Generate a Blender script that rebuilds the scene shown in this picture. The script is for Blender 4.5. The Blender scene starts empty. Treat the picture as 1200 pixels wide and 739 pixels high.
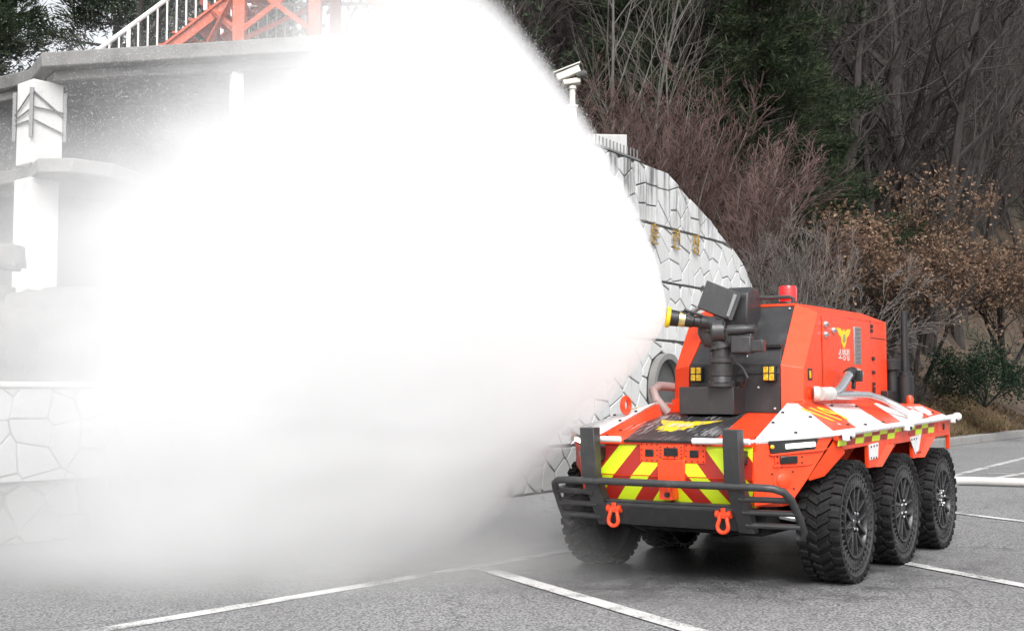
import bpy, bmesh, math, random
import numpy as np
from mathutils import Vector, Matrix
R = math.radians
random.seed(7)
RNG = np.random.default_rng(11)
SC = bpy.context.scene
COL = SC.collection

# ------------------------------------------------------------------ camera
cam = bpy.data.cameras.new('camera')
camo = bpy.data.objects.new('camera', cam)
COL.objects.link(camo)
camo.location = (0, 0, 1.30)
camo.rotation_euler = (R(90) + math.atan(93.5 / 1473), 0, 0)
cam.sensor_width = 36
cam.lens = 36 * 1473 / 1200
cam.clip_start = 0.1
cam.clip_end = 3000
SC.camera = camo

# ------------------------------------------------------------------ daylight (bright overcast)
SUN_EL, SUN_AZ = R(46), R(178)
world = bpy.data.worlds.new('World')
SC.world = world
world.use_nodes = True
wn = world.node_tree
for n in list(wn.nodes):
    wn.nodes.remove(n)
w_out = wn.nodes.new('ShaderNodeOutputWorld')
w_bg = wn.nodes.new('ShaderNodeBackground')
w_sky = wn.nodes.new('ShaderNodeTexSky')
w_hsv = wn.nodes.new('ShaderNodeHueSaturation')
w_sky.sky_type = 'NISHITA'
w_sky.sun_disc = False
w_sky.sun_elevation = SUN_EL
w_sky.sun_rotation = SUN_AZ
w_sky.dust_density = 4.0
w_sky.air_density = 1.0
w_sky.ozone_density = 1.0
w_hsv.inputs['Saturation'].default_value = 0.16
w_bg.inputs['Strength'].default_value = 0.15
wn.links.new(w_sky.outputs[0], w_hsv.inputs['Color'])
wn.links.new(w_hsv.outputs[0], w_bg.inputs['Color'])
wn.links.new(w_bg.outputs[0], w_out.inputs['Surface'])
sun = bpy.data.lights.new('sun', 'SUN')
sun.energy = 1.15
sun.angle = R(40)
sun.color = (1.0, 0.98, 0.95)
suno = bpy.data.objects.new('sun', sun)
COL.objects.link(suno)
sd = Vector((math.sin(SUN_AZ) * math.cos(SUN_EL), math.cos(SUN_AZ) * math.cos(SUN_EL), math.sin(SUN_EL)))
suno.rotation_euler = sd.to_track_quat('Z', 'Y').to_euler()

SC.view_settings.view_transform = 'Standard'
SC.view_settings.look = 'None'
SC.view_settings.exposure = 0.80
SC.view_settings.gamma = 1
SC.render.engine = 'CYCLES'
SC.cycles.use_denoising = True
SC.cycles.max_bounces = 16
SC.cycles.diffuse_bounces = 3
SC.cycles.glossy_bounces = 3
SC.cycles.transparent_max_bounces = 12
SC.cycles.volume_bounces = 6
SC.cycles.volume_max_steps = 256
SC.cycles.sample_clamp_indirect = 8
SC.cycles.volume_step_rate = 2.0
SC.cycles.use_adaptive_sampling = True
SC.cycles.adaptive_threshold = 0.02

# ------------------------------------------------------------------ helpers: materials
class NT:
    """tiny wrapper to write node trees in a few lines"""
    def __init__(s, name):
        s.m = bpy.data.materials.new(name)
        s.m.use_nodes = True
        s.t = s.m.node_tree
        for n in list(s.t.nodes):
            s.t.nodes.remove(n)
        s.out = s.t.nodes.new('ShaderNodeOutputMaterial')
    def n(s, kind, **kw):
        x = s.t.nodes.new('ShaderNode' + kind)
        for k, v in kw.items():
            if k in x.inputs.keys():
                s.put(x.inputs[k], v)
            else:
                setattr(x, k, v)
        return x
    def put(s, sock, v):
        if isinstance(v, bpy.types.NodeSocket):
            s.t.links.new(v, sock)
        elif isinstance(v, tuple) and len(v) == 3 and sock.type == 'RGBA':
            sock.default_value = (*v, 1)
        else:
            sock.default_value = v
    def math(s, op, a, b=0.0, c=0.0):
        x = s.t.nodes.new('ShaderNodeMath')
        x.operation = op
        for i, v in enumerate((a, b, c)):
            s.put(x.inputs[i], v)
        return x.outputs[0]
    def smooth(s, v, lo, hi, a=0.0, b=1.0):
        x = s.t.nodes.new('ShaderNodeMapRange')
        x.interpolation_type = 'SMOOTHSTEP'
        for i, q in enumerate((v, lo, hi, a, b)):
            s.put(x.inputs[i], q)
        return x.outputs[0]
    def mix(s, f, a, b, mode='MIX'):
        x = s.t.nodes.new('ShaderNodeMix')
        x.data_type = 'RGBA'
        x.blend_type = mode
        s.put(x.inputs[0], f)
        s.put(x.inputs[6], a)
        s.put(x.inputs[7], b)
        return x.outputs[2]
    def coord(s, which='Object', scale=None):
        c = s.t.nodes.new('ShaderNodeTexCoord').outputs[which]
        if scale:
            mp = s.t.nodes.new('ShaderNodeMapping')
            mp.inputs['Scale'].default_value = scale
            s.t.links.new(c, mp.inputs['Vector'])
            c = mp.outputs[0]
        return c
    def noise(s, vec, scale, detail=4.0, rough=0.55):
        return s.n('TexNoise', Vector=vec, Scale=scale, Detail=detail, Roughness=rough).outputs['Fac']

def pbr(name, col, rough=0.5, metal=0.0, var=0.12, scale=6.0, bump=0.0, bscale=60.0, dirt=None, dirt_amt=0.5,
        spec=0.5, coat=0.0, stretch=None, dscale=3.0):
    k = NT(name)
    v = k.coord('Object', stretch)
    f = k.noise(v, scale)
    lo = tuple(max(0, c * (1 - var)) for c in col)
    hi = tuple(min(1, c * (1 + var)) for c in col)
    c = k.mix(f, lo, hi)
    if dirt:
        d = k.smooth(k.noise(v, dscale, 6.0, 0.65), 0.5, 0.72, 0.0, dirt_amt)
        c = k.mix(d, c, dirt)
    b = k.n('BsdfPrincipled', Metallic=metal)
    k.put(b.inputs['Base Color'], c)
    k.put(b.inputs['Roughness'], k.smooth(k.noise(v, scale * 2.3), 0.25, 0.75, max(0.04, rough - 0.12), min(1, rough + 0.12)))
    b.inputs['Specular IOR Level'].default_value = spec
    b.inputs['Coat Weight'].default_value = coat
    b.inputs['Coat Roughness'].default_value = 0.12
    if bump:
        bm_ = k.n('Bump', Strength=bump, Distance=0.01)
        k.put(bm_.inputs['Height'], k.noise(v, bscale, 5.0, 0.6))
        k.put(b.inputs['Normal'], bm_.outputs[0])
    k.t.links.new(b.outputs[0], k.out.inputs['Surface'])
    return k.m

# ------------------------------------------------------------------ helpers: meshes
class MB:
    def __init__(s):
        s.v, s.f, s.mi, s.sm = [], [], [], []
    def add(s, vs, fs, mi=0, smooth=False):
        o = len(s.v)
        s.v += [tuple(p) for p in vs]
        for f in fs:
            s.f.append([i + o for i in f]); s.mi.append(mi); s.sm.append(smooth)
        return s
    def box(s, x0, x1, y0, y1, z0, z1, mi=0, M=None):
        vs = [Vector(p) for p in ((x0,y0,z0),(x1,y0,z0),(x1,y1,z0),(x0,y1,z0),(x0,y0,z1),(x1,y0,z1),(x1,y1,z1),(x0,y1,z1))]
        if M is not None:
            vs = [M @ p for p in vs]
        return s.add(vs, [(0,3,2,1),(4,5,6,7),(0,1,5,4),(1,2,6,5),(2,3,7,6),(3,0,4,7)], mi)
    def cbox(s, c, size, rot=(0, 0, 0), mi=0):
        from mathutils import Euler
        M = Matrix.Translation(c) @ Euler(rot).to_matrix().to_4x4()
        a, b, d = (q / 2 for q in size)
        return s.box(-a, a, -b, b, -d, d, mi, M)
    def prism(s, pts, off, mi=0):
        n = len(pts); off = Vector(off)
        a = [Vector(p) for p in pts]
        vs = a + [p + off for p in a]
        return s.add(vs, [tuple(range(n))[::-1], tuple(range(n, 2 * n))] + [(i, (i + 1) % n, (i + 1) % n + n, i + n) for i in range(n)], mi)
    def hexa(s, a, b, mi=0):
        """frustum between two quads with matching corners"""
        n = len(a)
        return s.add(list(a) + list(b), [tuple(range(n))[::-1], tuple(range(n, 2 * n))] + [(i, (i + 1) % n, (i + 1) % n + n, i + n) for i in range(n)], mi)
    def tube(s, pts, r, n=8, closed=False, mi=0):
        pts = [Vector(p) for p in pts]
        m = len(pts)
        rs = r if isinstance(r, (list, tuple)) else [r] * m
        vs, fs = [], []
        ref = None
        for i, p in enumerate(pts):
            if closed:
                t = pts[(i + 1) % m] - pts[i - 1]
            else:
                t = pts[min(i + 1, m - 1)] - pts[max(i - 1, 0)]
            t.normalize()
            if ref is None:
                ref = t.orthogonal().normalized()
            ref = (ref - t * ref.dot(t)).normalized()
            q = t.cross(ref)
            for j in range(n):
                a = 2 * math.pi * j / n
                vs.append(p + (ref * math.cos(a) + q * math.sin(a)) * rs[i])
        for i in range(m if closed else m - 1):
            for j in range(n):
                a, b = i * n + j, i * n + (j + 1) % n
                c, d = ((i + 1) % m) * n + (j + 1) % n, ((i + 1) % m) * n + j
                fs.append((a, b, c, d))
        s.add(vs, fs, mi, True)
        if not closed:
            s.add(vs[:n], [tuple(range(n))[::-1]], mi)
            s.add(vs[-n:], [tuple(range(n))], mi)
        return s
    def lathe(s, prof, o, axis, n=24, closed=False, mi=0):
        """prof = [(radius, height along axis)]"""
        o = Vector(o); ax = Vector(axis).normalized()
        u = ax.orthogonal().normalized(); w = ax.cross(u)
        vs, fs = [], []
        m = len(prof)
        for r, h in prof:
            for j in range(n):
                a = 2 * math.pi * j / n
                vs.append(o + ax * h + (u * math.cos(a) + w * math.sin(a)) * r)
        for i in range(m if closed else m - 1):
            for j in range(n):
                k = (i + 1) % m
                fs.append((i*n + j, i*n + (j+1) % n, k*n + (j+1) % n, k*n + j))
        s.add(vs, fs, mi, True)
        if not closed:
            if prof[0][0] > 1e-4: s.add(vs[:n], [tuple(range(n))[::-1]], mi)
            if prof[-1][0] > 1e-4: s.add(vs[-n:], [tuple(range(n))], mi)
        return s
    def build(s, name, mats, parent=None, bevel=0.0, loc=None, fixn=True, ang=35):
        me = bpy.data.meshes.new(name)
        me.from_pydata(s.v, [], s.f)
        me.polygons.foreach_set('material_index', s.mi)
        if fixn:
            b = bmesh.new(); b.from_mesh(me)
            bmesh.ops.remove_doubles(b, verts=b.verts, dist=1e-5)
            bmesh.ops.recalc_face_normals(b, faces=b.faces)
            b.to_mesh(me); b.free()
        me.polygons.foreach_set('use_smooth', [True] * len(me.polygons))
        me.set_sharp_from_angle(angle=R(ang))
        for m in (mats if isinstance(mats, (list, tuple)) else [mats]):
            me.materials.append(m)
        o = bpy.data.objects.new(name, me)
        COL.objects.link(o)
        if parent: o.parent = parent
        if loc is not None: o.location = loc
        if bevel:
            q = o.modifiers.new('bevel', 'BEVEL'); q.width = bevel; q.segments = 2
            q.limit_method = 'ANGLE'; q.angle_limit = R(30); q.harden_normals = False
        return o

def fast_mesh(name, verts, faces, mats, parent=None, mi=None, smooth=False):
    """numpy verts (n,3), faces (m,k) -> object"""
    me = bpy.data.meshes.new(name)
    nf, k = faces.shape
    me.vertices.add(len(verts)); me.vertices.foreach_set('co', np.ascontiguousarray(verts, np.float32).ravel())
    me.loops.add(nf * k); me.loops.foreach_set('vertex_index', np.ascontiguousarray(faces, np.int32).ravel())
    me.polygons.add(nf); me.polygons.foreach_set('loop_start', np.arange(nf, dtype=np.int32) * k)
    me.polygons.foreach_set('loop_total', np.full(nf, k, np.int32))
    if mi is not None: me.polygons.foreach_set('material_index', np.ascontiguousarray(mi, np.int32))
    me.polygons.foreach_set('use_smooth', np.full(nf, smooth))
    me.update(calc_edges=True); me.validate()
    for m in (mats if isinstance(mats, (list, tuple)) else [mats]):
        me.materials.append(m)
    o = bpy.data.objects.new(name, me); COL.objects.link(o)
    if parent: o.parent = parent
    return o

def tag(o, label=None, cat=None, group=None, kind=None):
    if label: o['label'] = label
    if cat: o['category'] = cat
    if group: o['group'] = group
    if kind: o['kind'] = kind
    return o

def thing(name, label, cat, loc=(0, 0, 0), rz=0.0, group=None):
    o = bpy.data.objects.new(name, None); COL.objects.link(o)
    o.location = loc; o.rotation_euler = (0, 0, rz); o.empty_display_size = 0.3
    return tag(o, label, cat, group)

def copy_tree(o, parent=None):
    c = o.copy(); COL.objects.link(c)
    if parent: c.parent = parent
    for ch in list(o.children):
        copy_tree(ch, c)
    return c

def clip(poly, a, b, c):
    """keep a*x+b*y<=c of a 2D polygon"""
    out = []
    for i in range(len(poly)):
        p, q = poly[i], poly[(i + 1) % len(poly)]
        dp, dq = a*p[0] + b*p[1] - c, a*q[0] + b*q[1] - c
        if dp <= 0: out.append(p)
        if (dp < 0 < dq) or (dq < 0 < dp):
            t = dp / (dp - dq)
            out.append((p[0] + t*(q[0]-p[0]), p[1] + t*(q[1]-p[1])))
    return out

def area2(p):
    return 0.5 * sum(p[i][0]*p[(i+1) % len(p)][1] - p[(i+1) % len(p)][0]*p[i][1] for i in range(len(p)))

def inset(poly, d):
    """shrink a convex CCW polygon by d"""
    out = list(poly)
    n = len(poly)
    for i in range(n):
        p, q = poly[i], poly[(i + 1) % n]
        ex, ey = q[0]-p[0], q[1]-p[1]
        l = math.hypot(ex, ey)
        if l < 1e-6: continue
        nx, ny = ey / l, -ex / l           # outward for CCW
        out = clip(out, nx, ny, nx*p[0] + ny*p[1] - d)
        if len(out) < 3: return []
    return out

def text_mesh(body, size, depth=0.0, bold=0.012):
    cu = bpy.data.curves.new('lettering', 'FONT')
    cu.body = body; cu.size = size; cu.offset = bold * size; cu.extrude = depth; cu.align_x = 'CENTER'; cu.align_y = 'CENTER'
    o = bpy.data.objects.new('lettering', cu); COL.objects.link(o)
    dg = bpy.context.evaluated_depsgraph_get()
    me = bpy.data.meshes.new_from_object(o.evaluated_get(dg))
    bpy.data.objects.remove(o)
    return me

def place_text(name, body, size, depth, mat_, M, parent, bold=0.012):
    me = text_mesh(body, size, depth, bold)
    me.transform(M)
    me.materials.clear(); me.materials.append(mat_)
    o = bpy.data.objects.new(name, me); COL.objects.link(o); o.parent = parent
    return o

def basis(o, x, y):
    x = Vector(x).normalized(); y = Vector(y); y = (y - x*y.dot(x)).normalized(); z = x.cross(y)
    return Matrix.Translation(o) @ Matrix((x, y, z)).transposed().to_4x4()

# ================================================================== SETTING
# ---- materials
def make_asphalt():
    k = NT('asphalt')
    v = k.coord('Object')
    big = k.noise(v, 0.35, 4, 0.6)
    mid = k.noise(v, 3.0, 5, 0.65)
    fine = k.noise(v, 48.0, 4, 0.75)
    grit = k.n('TexVoronoi', Vector=v, Scale=62.0)
    c = k.mix(k.smooth(grit.outputs['Distance'], 0.1, 0.75), (0.45, 0.45, 0.453), (0.055, 0.055, 0.057))
    c = k.mix(k.smooth(fine, 0.42, 0.7, 0, 0.8), c, (0.30, 0.30, 0.303))
    c = k.mix(k.smooth(big, 0.35, 0.66, 0, 0.5), c, (0.15, 0.15, 0.153))
    c = k.mix(k.smooth(mid, 0.55, 0.8, 0, 0.35), c, (0.12, 0.12, 0.123))
    # film of water thrown round the vehicle
    g = k.coord('Object', None)
    d = k.n('VectorMath', operation='DISTANCE'); k.put(d.inputs[0], g); d.inputs[1].default_value = (1.2, 10.2, 0)
    wet = k.smooth(k.math('ADD', d.outputs['Value'], k.math('MULTIPLY', k.math('SUBTRACT', mid, 0.5), 3.0)), 0.8, 3.0, 0.75, 0.0)
    d2 = k.n('VectorMath', operation='DISTANCE'); k.put(d2.inputs[0], k.coord('Object', (1, 0.8, 1))); d2.inputs[1].default_value = (10.2, 16.2, 0)
    wet2 = k.smooth(k.math('ADD', d2.outputs['Value'], k.math('MULTIPLY', k.math('SUBTRACT', big, 0.5), 4.0)), 0.6, 2.0, 0.6, 0.0)
    d3 = k.n('VectorMath', operation='DISTANCE'); k.put(d3.inputs[0], k.coord('Object', (0.62, 1, 1))); d3.inputs[1].default_value = (-1.4, 10.6, 0)
    wet3 = k.smooth(k.math('ADD', d3.outputs['Value'], k.math('MULTIPLY', k.math('SUBTRACT', k.noise(v, 0.9, 5, 0.65), 0.5), 4.5)), 1.0, 4.0, 0.30, 0.0)
    wet = k.math('MAXIMUM', k.math('MAXIMUM', wet, wet2), wet3)
    # hairline cracks, oil spots, faint tyre marks
    wv = k.n('VectorMath', operation='ADD'); k.put(wv.inputs[0], v); k.put(wv.inputs[1], k.n('TexNoise', Vector=v, Scale=1.6, Detail=5.0).outputs['Color'])
    ck = k.n('TexVoronoi', feature='DISTANCE_TO_EDGE', Vector=wv.outputs[0], Scale=0.33)
    crack = k.math('MULTIPLY', k.smooth(ck.outputs['Distance'], 0.002, 0.009, 1.0, 0.0), k.smooth(k.noise(v, 0.5, 3), 0.42, 0.55))
    c = k.mix(k.math('MULTIPLY', crack, 0.4), c, (0.03, 0.03, 0.03))
    oil = k.smooth(k.noise(v, 1.1, 3, 0.5), 0.66, 0.76, 0.0, 0.55)
    c = k.mix(oil, c, (0.05, 0.05, 0.052))
    tm = k.noise(k.coord('Object', (1.4, 0.12, 1)), 3.0, 3, 0.6)
    c = k.mix(k.smooth(tm, 0.60, 0.72, 0.0, 0.35), c, (0.06, 0.06, 0.062))
    c = k.mix(wet, c, (0.035, 0.035, 0.037))
    b = k.n('BsdfPrincipled')
    k.put(b.inputs['Base Color'], c)
    k.put(b.inputs['Roughness'], k.math('SUBTRACT', 0.86, k.math('MULTIPLY', wet, 0.66)))
    bm_ = k.n('Bump', Strength=0.7, Distance=0.006)
    k.put(bm_.inputs['Height'], k.math('SUBTRACT', k.math('MULTIPLY', fine, 0.6), grit.outputs['Distance']))
    k.put(b.inputs['Normal'], bm_.outputs[0])
    k.t.links.new(b.outputs[0], k.out.inputs['Surface'])
    return k.m

def make_line_paint():
    k = NT('worn_line_paint')
    v = k.coord('Object')
    grit = k.noise(v, 70.0, 4, 0.75)
    wear = k.noise(v, 2.2, 4, 0.6)
    f = k.smooth(k.math('ADD', grit, k.math('MULTIPLY', k.math('SUBTRACT', wear, 0.5), 0.9)), 0.48, 0.62)
    c = k.mix(f, (0.56, 0.56, 0.55), (0.16, 0.16, 0.16))
    b = k.n('BsdfPrincipled', Roughness=0.75); k.put(b.inputs['Base Color'], c)
    k.t.links.new(b.outputs[0], k.out.inputs['Surface'])
    return k.m

def make_hill_mat():
    k = NT('leaf_litter')
    v = k.coord('Object')
    c = k.mix(k.smooth(k.noise(v, 1.3, 6, 0.7), 0.35, 0.65), (0.045, 0.034, 0.026), (0.115, 0.078, 0.052))
    c = k.mix(k.smooth(k.noise(v, 14.0, 5, 0.7), 0.48, 0.7), c, (0.17, 0.105, 0.062))
    c = k.mix(k.smooth(k.noise(v, 0.25, 4, 0.6), 0.5, 0.68, 0, 0.7), c, (0.05, 0.052, 0.03))
    b = k.n('BsdfPrincipled', Roughness=0.95); k.put(b.inputs['Base Color'], c)
    bm_ = k.n('Bump', Strength=1.0, Distance=0.12); k.put(bm_.inputs['Height'], k.noise(v, 9.0, 6, 0.75)); k.put(b.inputs['Normal'], bm_.outputs[0])
    k.t.links.new(b.outputs[0], k.out.inputs['Surface'])
    return k.m

def make_white_stone(name, base, dark, streak):
    """painted stone: chalky white with grey weathering and black run-down stains from the coping"""
    k = NT(name)
    v = k.coord('Object')
    c = k.mix(k.noise(v, 4.0, 5, 0.6), tuple(q * 0.88 for q in base), base)
    c = k.mix(k.smooth(k.noise(v, 30.0, 5, 0.7), 0.55, 0.75, 0, 0.35), c, dark)
    oi = k.n('ObjectInfo').outputs['Random']
    c = k.mix(k.smooth(oi, 0.0, 1.0, 0.0, 0.22), c, dark)
    if streak:
        z = k.n('SeparateXYZ'); k.put(z.inputs[0], v)
        vs = k.coord('Object', (5.5, 5.5, 0.35))
        st = k.smooth(k.noise(vs, 1.6, 5, 0.7), 0.44, 0.62)
        top = k.smooth(z.outputs['Z'], 3.55, 4.9)
        c = k.mix(k.math('MULTIPLY', st, k.math('MULTIPLY', top, 0.92)), c, (0.07, 0.07, 0.068))
        low = k.smooth(k.noise(vs, 2.6, 4, 0.6), 0.56, 0.7, 0, 0.3)
        c = k.mix(low, c, (0.2, 0.2, 0.195))
    b = k.n('BsdfPrincipled', Roughness=0.85); k.put(b.inputs['Base Color'], c)
    bm_ = k.n('Bump', Strength=0.5, Distance=0.02); k.put(bm_.inputs['Height'], k.noise(v, 22.0, 6, 0.65)); k.put(b.inputs['Normal'], bm_.outputs[0])
    k.t.links.new(b.outputs[0], k.out.inputs['Surface'])
    return k.m

M_asphalt = make_asphalt()
M_line = make_line_paint()
M_hill = make_hill_mat()
M_conc = pbr('weathered_concrete', (0.20, 0.197, 0.19), 0.85, var=0.2, scale=2.0, bump=0.5, bscale=40, dirt=(0.10, 0.10, 0.095), dirt_amt=0.7)
M_concdark = pbr('shaded_concrete', (0.095, 0.095, 0.094), 0.9, var=0.3, scale=1.2, bump=0.5, bscale=25, dirt=(0.06, 0.06, 0.058), dirt_amt=0.8)  # concrete with the shade under the deck put into its colour
M_kerb = pbr('kerb_granite', (0.25, 0.245, 0.24), 0.85, var=0.2, scale=12, bump=0.4, dirt=(0.12, 0.11, 0.10))
M_white = pbr('chalky_white_paint', (0.66, 0.66, 0.65), 0.7, var=0.06, scale=2.5, bump=0.15, bscale=30, dirt=(0.36, 0.35, 0.33), dirt_amt=0.5)
M_wstone = make_white_stone('white_painted_stone', (0.64, 0.645, 0.645), (0.40, 0.40, 0.39), True)
M_wstone2 = make_white_stone('pale_painted_stone', (0.60, 0.605, 0.605), (0.42, 0.42, 0.41), False)
M_gstone = make_white_stone('grey_stone', (0.30, 0.30, 0.295), (0.16, 0.16, 0.15), False)
M_joint = pbr('dark_joint_mortar', (0.085, 0.085, 0.082), 0.95, var=0.3, scale=10, bump=0.4)
M_joint2 = pbr('grey_joint_mortar', (0.26, 0.26, 0.255), 0.95, var=0.2, scale=10, bump=0.4)
M_rock = pbr('grey_boulder_rock', (0.135, 0.132, 0.127), 0.9, var=0.5, scale=3.5, bump=1.0, bscale=9, dirt=(0.07, 0.058, 0.045), dirt_amt=0.7)
M_gold = pbr('tarnished_gold_paint', (0.36, 0.22, 0.035), 0.5, metal=0.2, var=0.2, scale=8)
M_steel = pbr('galvanised_steel', (0.22, 0.22, 0.225), 0.5, metal=0.5, var=0.2, scale=9)
M_ostair = pbr('faded_orange_steel', (0.50, 0.095, 0.04), 0.55, var=0.18, scale=5, dirt=(0.22, 0.06, 0.035), dirt_amt=0.5)
M_rail = pbr('white_rail_paint', (0.75, 0.75, 0.74), 0.45, var=0.05, scale=9)

# ---- terrain: asphalt yard and the wooded slope behind it
KB = (11.18, 32.13); KD = (0.5547, 0.8321)
def slope_depth(x, y):
    dk = -(x - KB[0]) * KD[1] + (y - KB[1]) * KD[0]
    d1 = -(x - 0.22) * 0.769 + (y - 16.5) * 0.639
    return np.minimum(dk, d1 - 0.2)
def hill_h(x, y):
    x = np.asarray(x, float); y = np.asarray(y, float)
    d = slope_depth(x, y)
    h = np.where(d < 0.35, -0.35, 0.12)
    t = np.clip(d - 0.5, 0, None)
    rise = 1.75 * (1 - np.exp(-t / 2.6)) + 0.02 * t + np.where(t > 3.5, 0.50 * (t - 3.5), 0) + np.clip((t - 5) / 6, 0, 1) * 0.42 * np.clip(y - 50, 0, 70)
    k = np.clip((x + 3.0) / 5.0, 0, 1); k = k * k * (3 - 2 * k)
    flat = 2.2 * (1 - np.exp(-t / 1.6)) + 0.012 * t
    rise = flat * (1 - k) + rise * k
    bump = 0.22 * np.sin(x * 0.9 + 1.3 * np.sin(y * .5)) * np.sin(y * 0.7) + 0.1 * np.sin(x * 2.3 + y * 1.9)
    return h + rise + bump * np.clip(t / 5, 0, 1)
def gz(x, y):
    return float(hill_h(x, y))

g = MB()
g.add([(-900, -200, 0), (900, -200, 0), (900, 1500, 0), (-900, 1500, 0)], [(0, 1, 2, 3)])
ground = tag(g.build('ground', M_asphalt), kind='structure')

xs = np.concatenate([np.arange(-60, 60, 0.75), np.arange(60, 131, 4.0)])
ys = np.concatenate([np.arange(9.5, 85, 0.75), np.arange(85, 170, 4.0)])
X, Y = np.meshgrid(xs, ys)
Z = hill_h(X, Y)
nx, ny = len(xs), len(ys)
V = np.stack([X.ravel(), Y.ravel(), Z.ravel()], 1)
ii = np.arange(nx * ny).reshape(ny, nx)
F = np.stack([ii[:-1, :-1].ravel(), ii[:-1, 1:].ravel(), ii[1:, 1:].ravel(), ii[1:, :-1].ravel()], 1)
keep = (Z.ravel()[F] > 0).any(axis=1)
hill = tag(fast_mesh('hillside', V, F[keep], M_hill, smooth=True), kind='structure')

def strip(name, a, b, w, z=0.004, mat_=None):
    a, b = Vector((*a, z)), Vector((*b, z))
    d = (b - a).normalized(); n = Vector((-d.y, d.x, 0)) * w / 2
    m = MB(); m.add([a - n, b - n, b + n, a + n], [(0, 1, 2, 3)])
    return tag(m.build(name, mat_ or M_line, fixn=False), kind='structure')
# painted bay lines of the yard
u = Vector((2.78, 3.60)).normalized()
strip('painted_line', (-3.93, 4.93), (9.3, 22.1), 0.13)
strip('painted_line', (-0.28, 9.66), (2.2, 4.58), 0.14, 0.008)
strip('painted_line', (2.6, 10.98), (5.2, 4.3), 0.13, 0.008)
strip('painted_line', (4.70, 14.45), (8.9, 4.3), 0.13, 0.008)
strip('painted_line', (6.6, 19.6), (12.2, 28.8), 0.14)
strip('painted_line', (7.9, 21.0), (12.2, 20.6), 0.10, 0.008)
# kerb along the slope
kb = tag(MB().build('kerb', M_kerb), kind='structure')
for i in range(-6, 34):
    m = MB(); a = Vector((KB[0] + KD[0]*(i*1.5), KB[1] + KD[1]*(i*1.5), 0)); 
    M = Matrix.Translation(a) @ Matrix.Rotation(math.atan2(KD[1], KD[0]), 4, 'Z')
    m.box(0.006, 1.494, 0.0, 0.34, 0, 0.20 + 0.006 * (i % 3), 0, M)
    m.build('kerb_stone', M_kerb, kb, 0.015)

# ------------------------------------------------------------------ stone walls
def voronoi(outline, step, jit, rng, bands, row=0.29):
    """crazy paving: convex cells clipped to the outline's bounding boxes; returns (polygon, band)"""
    x0, x1 = min(p[0] for p in outline), max(p[0] for p in outline)
    res = []
    for (z0, z1) in bands:
        pts = []
        nz = max(1, round((z1 - z0) / row))
        hz = (z1 - z0) / nz
        for j in range(-1, nz + 1):
            x = x0 - step * (0.5 if j % 2 else 0)
            while x < x1 + step:
                pts.append((x + rng.uniform(-jit, jit) * step, z0 + (j + 0.5) * hz + rng.uniform(-jit, jit) * hz))
                x += step * rng.uniform(0.82, 1.2)
        for i, p in enumerate(pts):
            if not (x0 - step < p[0] < x1 + step): continue
            poly = [(p[0]-2*step, p[1]-2*step), (p[0]+2*step, p[1]-2*step), (p[0]+2*step, p[1]+2*step), (p[0]-2*step, p[1]+2*step)]
            for q in pts:
                if q is p or abs(q[0]-p[0]) > 3*step or abs(q[1]-p[1]) > 3*step: continue
                a, b = q[0]-p[0], q[1]-p[1]
                poly = clip(poly, a, b, (q[0]**2 + q[1]**2 - p[0]**2 - p[1]**2) / 2)
                if len(poly) < 3: break
            for (a, b, c) in ((-1, 0, -x0), (1, 0, x1), (0, -1, -z0), (0, 1, z1)):
                if len(poly) >= 3: poly = clip(poly, a, b, c)
            if len(poly) >= 3 and area2(poly) > 0.004: res.append(poly)
    return res

def stone_mesh(poly, joint, depth, bulge, y0):
    """one dressed stone with a chamfered face; wall face looks along -y"""
    p0 = inset(poly, joint / 2)
    if len(p0) < 3 or area2(p0) < 0.003: return None
    p1 = inset(p0, min(0.009, 0.06 * math.sqrt(area2(p0))))
    if len(p1) != len(p0): p1 = p0
    cx = sum(p[0] for p in p1) / len(p1); cz = sum(p[1] for p in p1) / len(p1)
    n = len(p0)
    m = MB()
    vs = [(p[0], y0, p[1]) for p in p0] + [(p[0], y0 - depth * 0.6, p[1]) for p in p0] + [(p[0], y0 - depth, p[1]) for p in p1] + [(cx, y0 - depth - bulge, cz)]
    fs = []
    for i in range(n):
        j = (i + 1) % n
        fs += [(i, j, n + j, n + i), (n + i, n + j, 2*n + j, 2*n + i), (2*n + i, 2*n + j, 3*n)]
    m.add(vs, fs)
    return m

# wall frames: local x along the wall (away from the camera), local -y is the face, z up
def wall_root(name, label, cat, origin, direc):
    t = thing(name, label, cat, (*origin, 0), math.atan2(direc[1], direc[0]))
    return t

# curved sign wall
SW_O, SW_Y = (0.22, 16.5), R(31.5)
sw = wall_root('sign_wall', 'white crazy paved stone wall with gold Korean letters and a curved sloping top', 'wall', SW_O, (math.sin(SW_Y), math.cos(SW_Y)))
top = [(-0.4, 4.93), (3.09, 4.92), (4.4, 4.9), (4.75, 4.80), (5.1, 4.66), (5.5, 4.55), (5.92, 4.42), (6.3, 4.30), (6.7, 4.12), (7.1, 4.0), (7.5, 3.82), (7.8, 3.66), (8.05, 3.47), (8.2, 3.28), (8.31, 3.1), (8.4, 2.63), (8.44, 1.9), (8.46, 0.0)]
outline = [(-0.4, 0.0)] + top
body = MB(); body.prism([(p[0], 0, p[1]) for p in outline], (0, 0.45, 0))
body.build('backing', M_joint, sw)
HX, HZ_, HR = 4.12, 1.39, 0.545         # round opening
def below_top(x, z):
    for a, b in zip(top, top[1:]):
        if a[0] <= x <= b[0] + 1e-9:
            return z <= a[1] + (b[1] - a[1]) * (x - a[0]) / max(1e-6, b[0] - a[0])
    return False
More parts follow.
